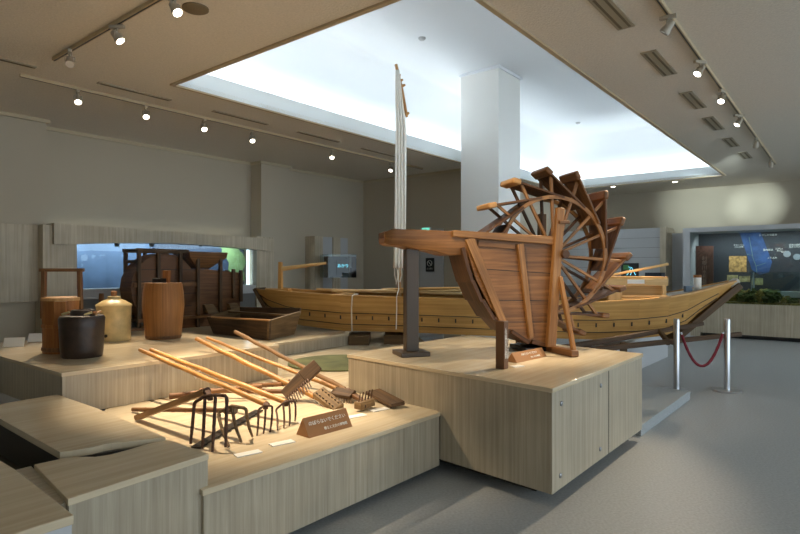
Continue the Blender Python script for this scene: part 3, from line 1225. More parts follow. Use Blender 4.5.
a, b = P(517, 363, PZ), P(547, 356.5, PZ)
tent('prism_sign', 'small brown prism sign beside the sign post on the wheel plinth', a, b, .10, .075, 'のぼらないでください', .024, '郷土と天文の博物館', .016, PZ)
m = M()
q = P(517, 366.5, PZ)
m.box(q + Vector((0, 0, .003)), .10, .06, .004, ex=(.85, .5, 0))
tag(m.build('caption_card', white), 'white caption card beside the upright brown sign post', 'card')

# ================================================================== BARRIER
def stanchion(px, label):
    d = 7.07
    x = (px - 400) / F * d
    t = thing('barrier_post', (x, d, 0), label, 'barrier', 'rope barrier posts')
    m = M()
    m.lathe((x, d, 0), [(.172, 0), (.175, .008), (.165, .02), (.06, .028)], 36)
    m.build('base_disc', metal, t)
    m = M()
    m.lathe((x, d, .02), [(.036, 0), (.036, .86), (.03, .875)], 24)
    m.build('pole', metal, t)
    return t, Vector((x, d, 0))


t1, s1 = stanchion(727, 'brushed steel barrier post farther right with its round base in view')
t2, s2 = stanchion(676.5, 'brushed steel barrier post standing behind the granite slab')
for t, s, sg in ((t1, s1, -1), (t2, s2, 1)):
    m = M()
    m.tube([s + Vector((sg * .02, 0, .72)), s + Vector((sg * .06, -.01, .72)), s + Vector((sg * .06, -.01, .70))], .01, 8)
    m.build('hook', metal, t)
m = M()
pts, A_, B_ = [], s2 + Vector((.06, -.01, .70)), s1 + Vector((-.06, -.01, .71))
for i in range(25):
    f = i / 24
    p = A_.lerp(B_, f)
    p.z -= .395 * (1 - (2 * f - 1) ** 2)
    pts.append(p)
m.tube(pts, [.016 + .002 * (i % 2) for i in range(25)], 10)
tag(m.build('barrier_rope', redrope), 'crimson twisted rope hanging between the two steel posts', 'rope')

# ================================================================== JARS, BUCKET, BARREL
def on(px, py, z=BZ):
    return P(px, py, z)


# handled bucket
c = on(62, 352)
t = thing('handled_bucket', c, 'tall cedar bucket with a square carrying frame, leftmost on the platform', 'bucket')
rb = .15
m = M()
m.lathe(c, [(rb, 0.0), (rb * 1.02, .30), (rb * 1.06, .46)], 30)
m.build('staves', bucketwood, t)
for z in (.02, .22):
    m = M()
    m.lathe(c + Vector((0, 0, z)), [(rb * 1.015, 0), (rb * 1.06, .005), (rb * 1.06, .03), (rb * 1.02, .035)], 30, cap=False)
    m.build('hoop', bucketwood if z > .1 else walnut, t)
m = M()
m.lathe(c + Vector((0, 0, .46)), [(rb * 1.1, 0), (rb * 1.1, .025), (rb * 1.06, .03)], 30)
m.build('lid', wheellight, t)
hx = Vector((.985, .17, 0))
ztop = CZ - (270 - HZ) / F * c.y - BZ
for sg in (-1, 1):
    m = M()
    m.beam(c + hx * sg * (rb + .005) + Vector((0, 0, .30)), c + hx * sg * (rb - .005) + Vector((0, 0, ztop)), .06, .03, up=hx)
    m.build('upright', walnut, t, bevel=.004)
m = M()
m.beam(c + hx * -(rb + .03) + Vector((0, 0, ztop)), c + hx * (rb + .03) + Vector((0, 0, ztop)), .05, .03)
m.build('crossbar', walnut, t, bevel=.004)
m = M()
q = c + Vector((.085, -.165, .36))
m.box(q, .09, .07, .20, ex=(.9, .3, 0), axis=(0, 0, 1))
m.build('spout_box', bucketwood, t, bevel=.004)

# black jar
c = on(82, 356.5)
t = thing('black_jar', c, 'squat black glazed jar with a broken neck, in front of the bucket', 'jar')
m = M()
m.lathe(c, [(.150, 0), (.158, .01), (.164, .08), (.172, .25), (.176, .325), (.165, .345), (.12, .352)], 36)
m.build('body', jarblack, t)
m = M()
m.lathe(c + Vector((.01, 0, .345)), [(.10, 0), (.095, .03), (.085, .05), (.06, .05), (.05, .02)], 26)
m.build('neck', jarblack, t)
for k, (dx, dy, rz_) in enumerate(((.085, -.06, .4), (.12, .02, 1.0), (.11, -.03, -.5), (-.12, -.03, .2))):
    m = M()
    q = c + Vector((dx, dy, .362))
    m.beam(q - Vector((math.cos(rz_) * .03, math.sin(rz_) * .03, .006)), q + Vector((math.cos(rz_) * .03, math.sin(rz_) * .03, .016)), .035, .02)
    tag(m.build('stopper_scrap', (jarcream, wheellight, corkm, jarcream)[k], bevel=.006),
        ('pale scrap on the black jar, nearest beside its neck', 'pale worn scrap on the right shoulder of the black jar', 'brown scrap on the black jar between two pale ones', 'pale scrap on the left shoulder of the black jar')[k], 'scrap')

# cream jar
c = on(114, 340)
t = thing('cream_jar', c, 'cream glazed jar with a sloping shoulder and small brown cap', 'jar')
m = M()
m.lathe(c, [(.155, 0), (.162, .01), (.164, .2), (.168, .345), (.176, .36), (.17, .372), (.11, .41), (.065, .43), (.06, .44), (.062, .455), (.05, .458)], 36)
m.build('body', jarcream, t)
m = M()
m.lathe(c + Vector((0, 0, .458)), [(.028, 0), (.03, .045), (.022, .05)], 18)
m.build('cap', corkm, t)
m = M()
q = c + Vector((.0, -.158, .06))
m.lathe(q, [(.016, 0), (.016, .018)], 14, axis=(0, -1, 0))
m.build('bung_hole', dark_in, t)
c2 = P(101.5, 331, BZ)
m = M()
m.lathe(c2, [(.03, 0), (.03, .40), (.026, .45)], 14)
tag(m.build('wooden_stake', walnut), 'brown wooden stake standing behind the cream jar', 'stake')

# barrel
c = on(163.5, 338)
t = thing('wooden_barrel', c, 'tall wooden stave barrel with a bulging middle and a top plug', 'barrel')
bh = CZ - (282.5 - HZ) / F * c.y - BZ
m = M()
m.lathe(c, [(.172, 0), (.178, .004), (.196, bh * .3), (.212, bh * .58), (.205, bh * .82), (.188, bh * .995), (.178, bh), (.174, bh - .02)], 28)
m.build('staves', barrelwood, t)
m = M()
m.lathe(c + Vector((0, 0, .012)), [(.181, 0), (.184, .003), (.184, .02), (.184, .024)], 28, cap=False)
m.build('bottom_hoop', walnut, t)
m = M()
m.beam(c + Vector((.03, 0, bh - .02)), c + Vector((.035, 0, bh + .13)), .07, .06)
m.build('plug', bucketwood, t, bevel=.004)
m = M()
m.box(c + Vector((-.03, 0, bh + .02)), .15, .08, .05)
m.build('plug_socket', blackiron, t, bevel=.004)

# caption cards at the back left
for (px, py, lab) in ((13, 347, 'white slanted caption card at the left edge of the jar platform'), (37, 342, 'pale caption card just left of the handled bucket')):
    q = P(px, py, BZ)
    m = M()
    e = D1 * .0 + Vector((.95, .3, 0)).normalized() * .085
    bkk = Vector((-.3, .95, 0)) * .05
    a0 = q + Vector((0, 0, .004))
    m.extrude([a0 - e, a0 + e, a0 + e + bkk + Vector((0, 0, .08)), a0 - e + bkk + Vector((0, 0, .08))], (0, .004, -.004))
    tag(m.build('caption_card', white), lab, 'card')

# ================================================================== WINNOWING MACHINE
wo = P(198, 327, FZ)
wo_ = wo - D1 * 0.97         # front left foot
wd_, wv = D1, D2             # along, depth


def wm(a, b, z):
    return wo_ + wd_ * a + wv * b + Vector((0, 0, z))


win = thing('winnowing_machine', wm(.9, .25, 0), 'dark wooden winnowing machine with a round fan drum and hopper', 'farm machine')
WD = .38


def wa(px):
    r = (px - 400) / F
    return (r * wo_.y - wo_.x) / (D1.x - r * D1.y)


zt = CZ + 19.5 / F * wm(wa(150), 0, 0).y - FZ
ax_a = wa(166)
drr = .51
dz = CZ - 18 / F * wm(ax_a, 0, 0).y - FZ
m = M()
m.lathe(wm(ax_a, .02, dz), [(drr, 0), (drr, WD - .04)], 20, axis=wv)
m.build('fan_drum', redwood, win, bevel=.004)
m = M()
m.lathe(wm(ax_a, .0, dz), [(.09, 0), (.09, .03)], 20, axis=wv)
m.build('drum_boss', darkwood, win)
# body to the right of the drum
m = M()
za, zb = CZ - 62 / F * wm(wa(205), 0, 0).y - FZ, CZ + 1 / F * wm(wa(205), 0, 0).y - FZ
m.extrude([wm(wa(175), .02, za - .05), wm(wa(212), .02, za + .06), wm(wa(241), .02, za + .22), wm(wa(241), .02, zb - .06), wm(wa(205), .02, zb), wm(wa(175), .02, zb)], wv * (WD - .04), D1)
m.build('chute_body', redwood, win, bevel=.004)
# posts
for px, z0_, z1_ in ((138.5, 0, zt), (158, dz + .05, zt), (180, dz + .05, zt), (197.5, 0, zt - .1), (220, 0, zt - .1), (233, .42, zb + .0), (240.5, .36, zb - .02)):
    for b in (-.012, WD):
        m = M()
        m.beam(wm(wa(px), b, z0_), wm(wa(px), b, z1_), .05, .045, up=wv)
        m.build('post', darkwood, win, bevel=.004)
for b in (-.012, WD):
    m = M()
    m.beam(wm(wa(136), b, zt), wm(wa(188), b, zt), .06, .055)
    m.build('top_beam', darkwood, win, bevel=.004)
    m = M()
    m.beam(wm(wa(137), b, .16), wm(wa(221), b, .16), .05, .05)
    m.build('lower_beam', walnut, win, bevel=.004)
for px, z in ((138.5, zt), (182, zt), (138.5, .16), (220, .16), (197.5, .16), (138.5, zt - .16)):
    m = M()
    m.beam(wm(wa(px), 0, z), wm(wa(px), WD, z), .045, .045)
    m.build('cross_beam', darkwood, win, bevel=.004)
m = M()
m.beam(wm(wa(110), -.05, .035), wm(wa(146), -.05, .035), .07, .06)
m.build('ground_sill', redwood, win, bevel=.004)
# drum planks
m = M()
for z in (dz - .28, dz - .09, dz + .1, dz + .27):
    hw = math.sqrt(max(.01, drr ** 2 - (z - dz) ** 2))
    m.beam(wm(ax_a - hw, .018, z), wm(ax_a + hw, .018, z), .006, .008)
m.build('plank_joints', dark_in, win)
m = M()
m.beam(wm(ax_a - .48, -.002, dz + .05), wm(ax_a + .5, -.002, dz + .05), .02, .06)
m.build('drum_batten', walnut, win, bevel=.003)
# hopper
m = M()
hz0, hz1, hz2 = zt - .26, zt - .085, zt + .0
a0_, a1_, a2_, a3_ = wa(187), wa(226), wa(201), wa(213)
bot = [wm(a2_, .1, hz0), wm(a3_, .1, hz0), wm(a3_, WD - .1, hz0), wm(a2_, WD - .1, hz0)]
mid = [wm(a0_ + .02, -.05, hz1), wm(a1_ - .02, -.05, hz1), wm(a1_ - .02, WD + .05, hz1), wm(a0_ + .02, WD + .05, hz1)]
topp = [wm(a0_, -.06, hz2), wm(a1_, -.06, hz2), wm(a1_, WD + .06, hz2), wm(a0_, WD + .06, hz2)]
vs = bot + mid + topp
fs = [[0, 1, 2, 3][::-1], [8, 9, 10, 11]]
for o in (0, 4):
    for j in range(4):
        fs.append([o + j, o + (j + 1) % 4, o + 4 + (j + 1) % 4, o + 4 + j])
m.poly(vs, fs, D1)
m.build('hopper', walnut, win, bevel=.004)
# outlet spouts below
for a in (wa(203), wa(227)):
    m = M()
    m.extrude([wm(a, -.04, .34), wm(a + .16, -.04, .34), wm(a + .22, -.12, .20), wm(a + .02, -.12, .20)], wv * .3 + Vector((0, 0, .02)), D1)
    m.build('outlet', traywood, win, bevel=.003)

# ================================================================== TRAY
tz = FZ
A = P(268.5, 340.5, FZ)
B = A + D2 * 1.20
Cc = A + Vector((.20, .66, 0))
Dd = B + Vector((.20, .66, 0))
t = thing('wooden_tray', (A + B + Cc + Dd) / 4, 'shallow dark wooden trough with flared sides in front of the boat', 'trough')
ups = Vector((0, 0, 1))
hA = .25
out = .05
cen = (A + B + Cc + Dd) / 4


def flare(p, h, o):
    v = (p - cen)
    v.z = 0
    return p + v.normalized() * o + ups * h


rim = {k: flare(p, h, o) for k, p, h, o in (('A', A, hA, .05), ('B', B, hA - .02, .10), ('C', Cc, hA + .07, .10), ('D', Dd, hA + .07, .10))}


def board(p0, p1, q1, q0, mat, nm, th=.03, axis=None):
    m = M()
    nn = (p1 - p0).cross(q0 - p0).normalized()
    if nn.dot(cen + ups * .1 - p0) < 0:
        nn = -nn
    m.extrude([p0, p1, q1, q0], nn * th, axis or (p1 - p0))
    return m.build(nm, mat, t, bevel=.004)


board(A, B, rim['B'], rim['A'], darkwood, 'front_board')
board(A, Cc, rim['C'], rim['A'], traywood, 'end_board')
board(B, Dd, rim['D'], rim['B'], traywood, 'end_board')
board(Cc, Dd, rim['D'] + ups * .0, rim['C'] + ups * .04, darkwood, 'back_board')
m = M()
m.extrude([A + ups * .002, B + ups * .002, Dd + ups * .002, Cc + ups * .002], ups * .03, D2)
m.build('bottom_board', darkwood, t)
m = M()
m.beam(rim['A'].lerp(rim['C'], .62) - ups * .015, rim['B'].lerp(rim['D'], .62) - ups * .015, .05, .03)
m.build('cross_bar', traywood, t, bevel=.004)
m = M()
m.beam(rim['A'] + ups * .005, rim['B'].lerp(rim['A'], .1) + ups * .005, .035, .02)
m.build('worn_rim', wheellight, t, bevel=.004)

# ================================================================== TOOLS
def cane(m, p0, p1, r0, r1, sag=.0, nodes=7):
    p0, p1 = Vector(p0), Vector(p1)
    pts, rs = [], []
    for i in range(nodes + 1):
        for e in (-.012, 0, .012):
            f = min(1, max(0, i / nodes + e))
            if pts and f <= 0:
                continue
            if f >= 1 and e > 0:
                continue
            p = p0.lerp(p1, f)
            p.z += -sag * math.sin(f * PI)
            p.x += .006 * math.sin(i * 2.1 + f * 4)
            pts.append(p)
            rr = r0 + (r1 - r0) * f
            rs.append(rr * (1.14 if e == 0 and 0 < i < nodes else 1.0))
    m.tube(pts, rs, 10)


def lean(q, e, px):
    """free end of a cane that starts at q, lies on the platform edge at e and ends above pixel column px"""
    q, e = Vector(q), Vector(e)
    d = e - q
    r = (px - 400) / F
    return q + d * ((r * q.y - q.x) / (d.x - r * d.y))


EZ = BZ + .028


def fork(name, label, tops, tips, handle, mats, tr=.011, hr=(.02, .016), bow=.03, cat='fork', cane_h=True):
    base = sum((Vector(p) for p in tips), Vector()) / len(tips)
    t = thing(name, base, label, cat)
    tops = [Vector(p) for p in tops]
    tips = [Vector(p) for p in tips]
    m = M()
    tc = sum(tops, Vector()) / len(tops)
    m.tube([tops[0].lerp(tips[0], .12)] + [tops[0].lerp(tips[0], .04).lerp(tops[1], .04)] + [p + Vector((0, 0, .012 if 0 < i < len(tops) - 1 else 0)) for i, p in enumerate([tops[0].lerp(tops[1], .15)] + tops[1:-1] + [tops[-1].lerp(tops[-2], .15)])] + [tops[-1].lerp(tips[-1], .04).lerp(tops[-2], .04)] + [tops[-1].lerp(tips[-1], .12)], tr * 1.05, 8)
    m.build('head_bar', mats[0], t)
    fw = (tips[-1] - tips[0]).cross(Vector((0, 0, 1))).normalized()
    for a, b in zip(tops, tips):
        m = M()
        m.tube([a.lerp(b, .06) if (a is tops[0] or a is tops[-1]) else a + Vector((0, 0, .008)), a.lerp(b, .3) + fw * bow, a.lerp(b, .65) + fw * bow, b + Vector((0, 0, tr))], [tr, tr, tr, tr * .7], 8)
        m.build('tine', mats[0], t)
    m = M()
    if cane_h:
        cane(m, handle[0], handle[1], hr[0], hr[1])
    else:
        m.beam(handle[0], handle[1], hr[0] * 2, hr[1] * 2, w1=hr[0] * 1.8)
    m.build('handle', mats[1], t)
    m = M()
    h0, h1 = Vector(handle[1]), Vector(handle[0])
    d = (h1 - h0).normalized()
    m.tube([h0 - d * .02, h0 + d * .07], [tr * 2.2, tr * 2.2], 10)
    m.beam(h0, tc, .03, .03)
    m.build('socket', mats[0], t)
    return t


fork('four_tine_hoe', 'black iron four-tined hoe standing on its tips, nearest the front block',
     [PD(194.5, 402, 3.42), PD(205, 398.5, 3.40), PD(215.5, 397, 3.36), PD(227, 395.5, 3.36)],
     [P(190.5, 445.5, TZ), P(202.5, 450.5, TZ), P(212.5, 453.5, TZ), P(225.5, 449, TZ)],
     (P(138, 417.5, TZ + .02), PD(206, 391.5, 3.48)), (iron, bamboogrey), .0105, (.026, .018), .0, cane_h=False)
fork('four_tine_hoe', 'grey worn three-tined hoe beside the black hoe, with arched tines',
     [PD(218, 412, 3.52), PD(232, 408, 3.50), PD(246, 408, 3.48)],
     [P(229, 448, TZ), P(241.5, 444, TZ), P(252.5, 438.5, TZ)],
     (P(133, 409.5, TZ + .02), PD(233, 410.5, 3.56)), (ironpale, walnut), .0105, (.016, .014), -.008)
zB = BZ + .03
fork('cane_handled_fork', 'thin three-tined fork on the bamboo handle nearest the front',
     [PD(258.5, 409, 3.70), PD(265.5, 407, 3.70), PD(272.5, 406, 3.70)],
     [P(257, 436.5, TZ), P(263.5, 435, TZ), P(270, 433.5, TZ)],
     (lean(PD(266, 404, 3.74), P(163, 359.8, EZ), 140), PD(266, 404, 3.74)), (iron, bamboo), .007, (.016, .020), .005)
fork('cane_handled_fork', 'thin four-tined fork on the second bamboo handle from the front',
     [PD(276, 409, 3.85), PD(283, 405, 3.87), PD(289, 403, 3.9), PD(295, 401, 3.92)],
     [P(277.5, 431, TZ), P(284, 429, TZ), P(289.5, 427, TZ), P(295, 422.5, TZ)],
     (lean(PD(286, 402, 3.92), P(173, 358.2, EZ), 151), PD(286, 402, 3.92)), (iron, bamboo), .007, (.016, .021), .005)

# dark handles / sticks lying behind the forks
m = M()
cane(m, P(169.5, 396.5, TZ + .06), P(262, 386, TZ + .11), .024, .018)
tag(m.build('dark_stick', walnut), 'dark brown stick lying behind the black hoe, its thick end foremost', 'stick')

# saw-like dark blade
m = M()
p0, p1 = P(195.5, 448.5, TZ + .006), P(259, 409, TZ + .02)
d = (p1 - p0).normalized()
sd2 = Vector((d.y, -d.x, 0))
pts_t, pts_b = [], []
for i in range(25):
    f = i / 24
    p = p0.lerp(p1, f)
    p.z = TZ + .004
    pts_b.append(p + sd2 * (.022 if i % 2 else .034))
    pts_t.append(p - sd2 * (.03 + .008 * math.sin(f * PI)))
m.extrude(pts_b + pts_t[::-1], (0, 0, .012), d)
m.build
bl2 = m.build('saw_blade', blackiron, None, bevel=.002)
tag(bl2, 'long black toothed iron blade lying under the hoes', 'blade')

# harrow plank with iron spikes
t = thing('spiked_harrow', P(292, 397, TZ), 'raised wooden plank with a row of iron spikes, blunt end up', 'rake')
h0, h1 = PD(283.5, 395, 4.52), PD(318, 364.5, 4.62)
m = M()
dv = (h1 - h0).normalized()
m.beam(h0, h0.lerp(h1, .55), .07, .045, up=(0.2, -.8, .5), w1=.11, h1=.05)
m.beam(h0.lerp(h1, .55), h1, .115, .05, up=(0.2, -.8, .5), w1=.10, h1=.05)
m.build('plank', darkwood, t, bevel=.006)
for k in range(11):
    q = h0.lerp(h1, .06 + k * .058)
    m = M()
    q = q + Vector((.015, -.03, -.02))
    m.tube([q, q + Vector((.045, -.07, -.075 + .002 * k))], [.006, .004], 6)
    m.build('spike', iron, t)
for (hx0, hy0, hx1, hy1, z_) in ((200, 390.5, 284, 391.5, .09), (246, 386, 283, 384, .15)):
    m = M()
    cane(m, P(hx0, hy0, TZ + .06), PD(hx1, hy1, 4.6), .02, .018)
    m.build('handle', redwood, t)
m = M()
q = PD(287, 383, 4.75)
m.tube([q - Vector((.04, 0, .01)), q + Vector((.03, 0, .012))], .022, 10)
m.build('socket', iron, t)

# spiked block on third cane
t = thing('nail_block_rake', P(329, 408, TZ), 'pale wooden block studded with nails at the end of a bamboo handle', 'rake')
k0, k1 = PD(318, 392, 4.45), PD(339, 409, 4.30)
m = M()
m.beam(k0, k1, .11, .05, up=(.35, -.75, .65), w1=.10)
m.build('block', darkwood if False else traywood, t, bevel=.006)
dv = (k1 - k0).normalized()
nn = Vector((.35, -.75, .65))
nn = (nn - dv * nn.dot(dv)).normalized()
sdv = dv.cross(nn)
for i in range(6):
    for j in (-1, 1):
        q = k0.lerp(k1, .12 + i * .15) + sdv * j * .028 + nn * .024
        m = M()
        m.tube([q, q + nn * .012 + sdv * .012], .0045, 5)
        m.build('nail', blackiron, t)
m = M()
cane(m, lean(PD(315, 396.5, 4.47), P(221, 350.8, EZ), 196.5), PD(315, 396.5, 4.47), .020, .023, nodes=9)
m.build('handle', bamboo, t)

# rake with white spikes
t = thing('comb_rake', P(344, 402, TZ), 'dark board rake with pale iron teeth on a thin bamboo handle', 'rake')
m = M()
r0, r1 = PD(333, 391.5, 4.6), PD(353, 395, 4.5)
m.beam(r0, r1, .09, .035, up=(.1, -.5, .8))
m.build('board', darkwood, t, bevel=.005)
for i in range(6):
    q = r0.lerp(r1, .30 + i * .12) + Vector((0, -.03, -.02))
    m = M()
    m.tube([q, q + Vector((.01, -.05, -.055))], [.006, .004], 6)
    m.build('tooth', ironpale, t)
m = M()
cane(m, lean(PD(337, 388.5, 4.62), P(238, 349.8, EZ - .005), 207), PD(337, 388.5, 4.62), .013, .019, nodes=9)
m.build('handle', bamboo, t)

# small spiked head with grey cane
t = thing('spike_head_rake', P(364, 406, TZ), 'small dark wooden head with upright spikes on a weathered handle', 'rake')
m = M()
g0, g1 = P(357.5, 406, TZ + .045), P(372, 401.5, TZ + .045)
m.beam(g0, g1, .07, .055, w1=.065)
m.build('block', traywood, t, bevel=.006)
m = M()
q = g0.lerp(g1, .5) + Vector((0, -.036, -.006))
m.lathe(q, [(.014, 0), (.014, .02)], 10, axis=(0, -1, 0))
m.build('bolt', iron, t)
for i in range(5):
    q = g0.lerp(g1, .08 + i * .21) + Vector((0, 0, .02))
    m = M()
    m.tube([q, q + Vector((.012, .0, .075))], [.006, .004], 6)
    m.build('spike', iron, t)
m = M()
cane(m, lean(PD(345, 389, 4.78), P(264, 346.8, EZ), 235), PD(345, 389, 4.78), .018, .020, nodes=9)
m.build('handle', bamboogrey, t)
m = M()
m.beam(PD(345, 389.5, 4.75), g0.lerp(g1, .4) + Vector((0, .03, .01)), .07, .03, w1=.03)
m.build('neck', walnut, t, bevel=.004)

# flat plank beside the plinth
t_ = M()
k0, k1 = P(373, 391.5, TZ + .05), P(398, 404.5, TZ + .03)
t_.beam(k0, k1, .13, .03, up=(.1, -.35, .9), w1=.12)
tag(t_.build('flat_board', darkwood, bevel=.004), 'flat dark brown board leaning beside the wheel plinth', 'board')
# paper tag hanging from the cane
m = M()
q = PD(192, 373.5, 4.35)
m.extrude([q, q + Vector((.07, .0, .03)), q + Vector((.028, .0, -.045))], (0, .002, 0))
tag(m.build('paper_tag', white), 'small white triangular paper tag hanging from the front bamboo handles', 'tag')

# caption cards on the tool platform
for (px, py, lab) in ((248, 454, 'white caption card in front of the black hoe'), (282, 443.5, 'white caption card in front of the thin forks'), (309, 422, 'white caption card behind the prism sign on the tool platform'),
                      (356, 416.5, 'white caption card just past the right end of the prism sign'), (379, 410, 'white caption card in front of the flat board')):
    q = P(px, py, TZ)
    m = M()
    m.box(q + Vector((0, 0, .004)), .15, .062, .004, ex=(.78, .62, 0))
    tag(m.build('caption_card', white), lab, 'card', 'caption cards on the tool platform')
a, b = P(309, 438.5, TZ), P(352.5, 426.5, TZ)
tent('prism_sign', 'brown prism sign with white lettering in front of the tools', a, b, .13, .115, 'のぼらないでください', .031, '郷土と天文の博物館', .022, TZ)

# ================================================================== LEFT WALL SHOWCASE
def rb(m, X0, X1, Y0, Y1, z0, z1, axis=(0, 0, 1)):
    m.prism([R(X0, Y0)[:2], R(X1, Y0)[:2], R(X1, Y1)[:2], R(X0, Y1)[:2]], z0, z1, axis)


FX = -8.72
t = thing('wall_showcase', R(FX, 5, 0), 'long stone-clad showcase with an arched lintel along the left wall', 'showcase')
m = M()
# lintel with a gently arched underside
n = 24
y0, y1 = 3.18, 7.02
vs, fs = [], []
for i in range(n + 1):
    f = i / n
    Y = y0 + (y1 - y0) * f
    zt = 2.155 - .06 * f
    zb = 1.86 + .075 * (math.sin(PI * min(1, max(0, (f - .05) / .9))) ** .8 if .05 < f < .95 else 0)
    vs += [R(FX, Y, zb), R(FX, Y, zt), R(FX - .30, Y, zb), R(FX - .30, Y, zt)]
for i in range(n):
    o = i * 4
    fs += [[o, o + 4, o + 5, o + 1], [o + 2, o + 3, o + 7, o + 6], [o, o + 2, o + 6, o + 4], [o + 1, o + 5, o + 7, o + 3]]
fs += [[0, 1, 3, 2], [n * 4, n * 4 + 2, n * 4 + 3, n * 4 + 1]]
m.poly(vs, fs)
m.build('lintel', stone_panel, t)
for (Y0, Y1) in ((3.06, 3.50), (6.66, 7.06)):
    m = M()
    rb(m, FX - .36, FX - .06, Y0, Y1, 0, 2.13)
    m.build('pier', stone_panel, t)
m = M()
rb(m, FX - .40, FX - .04, 3.50, 6.66, 1.07, 1.10)
rb(m, FX - .40, FX - .08, 3.50, 6.66, 1.10, 1.22)
m.build('sill', greypanel, t, bevel=.004)
m = M()
rb(m, FX - .40, FX - .10, 3.50, 6.66, 0, 1.07)
m.build('base_panel', wallshade, t)
m = M()
rb(m, FX - .70, FX - .66, 3.45, 6.62, 1.1, 2.06)
bb = m.build('back_board', blueback, t)
# land on the map
m = M()
land = [(217, 245), (222, 249), (221, 255), (226, 258), (229, 263), (228, 270), (233, 274), (234, 283), (240, 285), (245, 279), (243, 270), (246, 262), (243, 254), (238, 249), (232, 244)]
pts = []
for px, py in land:
    ray = Vector(((px - 400) / F, 1, -(py - HZ) / F))
    Xr = ray.x * CA - ray.y * SA
    k = (FX - .655) / Xr
    pts.append(ray * k + Vector((0, 0, CZ)))
m.extrude(pts, R(.004, 0))
m.build('map_land', mapgreen, bb)
m = M()
pts = []
for px, py in ((150, 242), (244, 242), (244, 284), (150, 290)):
    ray = Vector(((px - 400) / F, 1, -(py - HZ) / F))
    Xr = ray.x * CA - ray.y * SA
    k = (FX - .658) / Xr
    pts.append(ray * k + Vector((0, 0, CZ)))
m.extrude(pts, R(.002, 0))
m.build('map_sea', deepblue, bb)
m = M()
rb(m, FX - .20, FX - .19, 3.5, 6.66, 1.10, 1.95)
m.build('glass_pane', glass, t)
m = M()
rb(m, FX - .30, FX - .26, 6.60, 6.64, 1.12, 1.9)
m.build('light_tube', caselight, t)
for px in (117, 151.5, 201, 229):
    ray = Vector(((px - 400) / F, 1, 0))
    k = (FX - .18) / (ray.x * CA - ray.y * SA)
    q = ray * k
    m = M()
    m.box((q.x, q.y, 1.5 + 25 / F * q.y), .05, .05, .05)
    m.build('glass_clip', steel_dark, t)
l = area_light('showcase_light', R(FX - .38, 5.05, 2.05), aim((0, 0, -1), D2), 3.0, .15, 34, (.80, .90, 1))
l.parent = t
l.matrix_parent_inverse = Matrix.Translation(-Vector(t.location))
m = M()
rb(m, FX - .42, FX - .34, 3.55, 6.6, 2.06, 2.09)
m.build('lamp_housing', greypanel, t)
# small white item on sill
m = M()
q = R(FX - .12, 4.42, 1.225)
m.box(q + Vector((0, 0, .04)), .07, .05, .08)
tag(m.build('sill_card', white), 'small white block on the sill of the blue showcase', 'card')

m = M()
rb(m, -9.06, -8.96, .6, 3.16, 1.06, 2.13)
tag(m.build('travertine_cladding', stone_panel, bevel=.004), 'broad travertine panel on the wall at the left edge', 'panel')

# corner exhibit with monitor
t = thing('corner_exhibit', R(-9.1, 8.9, 0), 'tall wood and white panels on the wall near the room corner', 'panel')
for (Y0, Y1, dx, mat) in ((8.38, 8.62, .30, stone_panel), (8.62, 8.98, .22, greypanel), (8.98, 9.2, .26, stone_panel), (9.2, 9.5, .2, greypanel)):
    m = M()
    rb(m, -9.36, -9.36 + dx, Y0, Y1, 0, 2.23)
    m.build('panel', mat, t)
q = PD(337, 266, 11.9)
t = thing('monitor_case', (q.x, q.y, q.z - .24), 'black monitor with glowing cyan characters in a glass box by the corner panels', 'monitor')
ex = Vector((.9, .43, 0)).normalized()
m = M()
m.box(q + Vector((-.02, .1, -.02)), .46, .30, .44, ex=ex)
m.build('case', black, t)
m = M()
ey = Vector((ex.y, -ex.x, 0))
m.box(q + Vector((.06, .1, -.03)) + ey * .155, .27, .01, .30, ex=ex)
m.build('screen', screen, t)
text('screen_text', 'あかり', .085, cyan, t, q + Vector((.06, .1, -.0)) + ey * .163, ex, (0, 0, 1))
m = M()
m.box(q + Vector((.02, .02, 0)), .62, .52, .48, ex=ex)
m.build('glass_box', glass, t)
m = M()
m.beam(Vector((q.x - .02, q.y + .2, q.z - .1)), R(-9.13, 8.83, q.z - .1), .12, .12)
m.build('bracket', black, t)

# exit sign and no-entry sign on the back wall
def wallpt(px, py, Y):
    ray = Vector(((px - 400) / F, 1, -(py - HZ) / F))
    k = Y / (ray.x * SA + ray.y * CA)
    return ray * k + Vector((0, 0, CZ))


q = wallpt(426.5, 230, 10.2)
t = thing('exit_sign', q, 'small glowing green exit sign above the back door', 'sign')
m = M()
m.box(q, .22, .06, .11, ex=-D2)
m.build('housing', white, t)
m = M()
m.box(q - D1 * .034, .2, .008, .09, ex=-D2)
m.build('face', green_on, t)
text('lettering', '非常口', .055, white, t, q - D1 * .04, -D2, (0, 0, 1))
q = wallpt(430, 264.8, 10.19)
t = thing('notice_sign', q, 'black prohibition notice with a white barred ring on the back door', 'sign')
m = M()
m.box(q, .22, .02, .30, ex=-D2)
m.build('board', black, t)
m = M()
rc = q - D1 * .014 + Vector((0, 0, .035))
for k in range(24):
    a0, a1 = 2 * PI * k / 24, 2 * PI * (k + 1) / 24
    f = lambda a: rc - D2 * math.cos(a) * .062 + Vector((0, 0, math.sin(a) * .062))
    m.beam(f(a0), f(a1), .006, .014, up=D1)
m.beam(rc + D2 * .045 + Vector((0, 0, .045)), rc - D2 * .045 - Vector((0, 0, .045)), .006, .014, up=D1)
m.build('barred_ring', whitetext, t)
text('lettering', '立入禁止', .04, whitetext, t, q - D1 * .012 + Vector((0, 0, -.085)), -D2, (0, 0, 1))

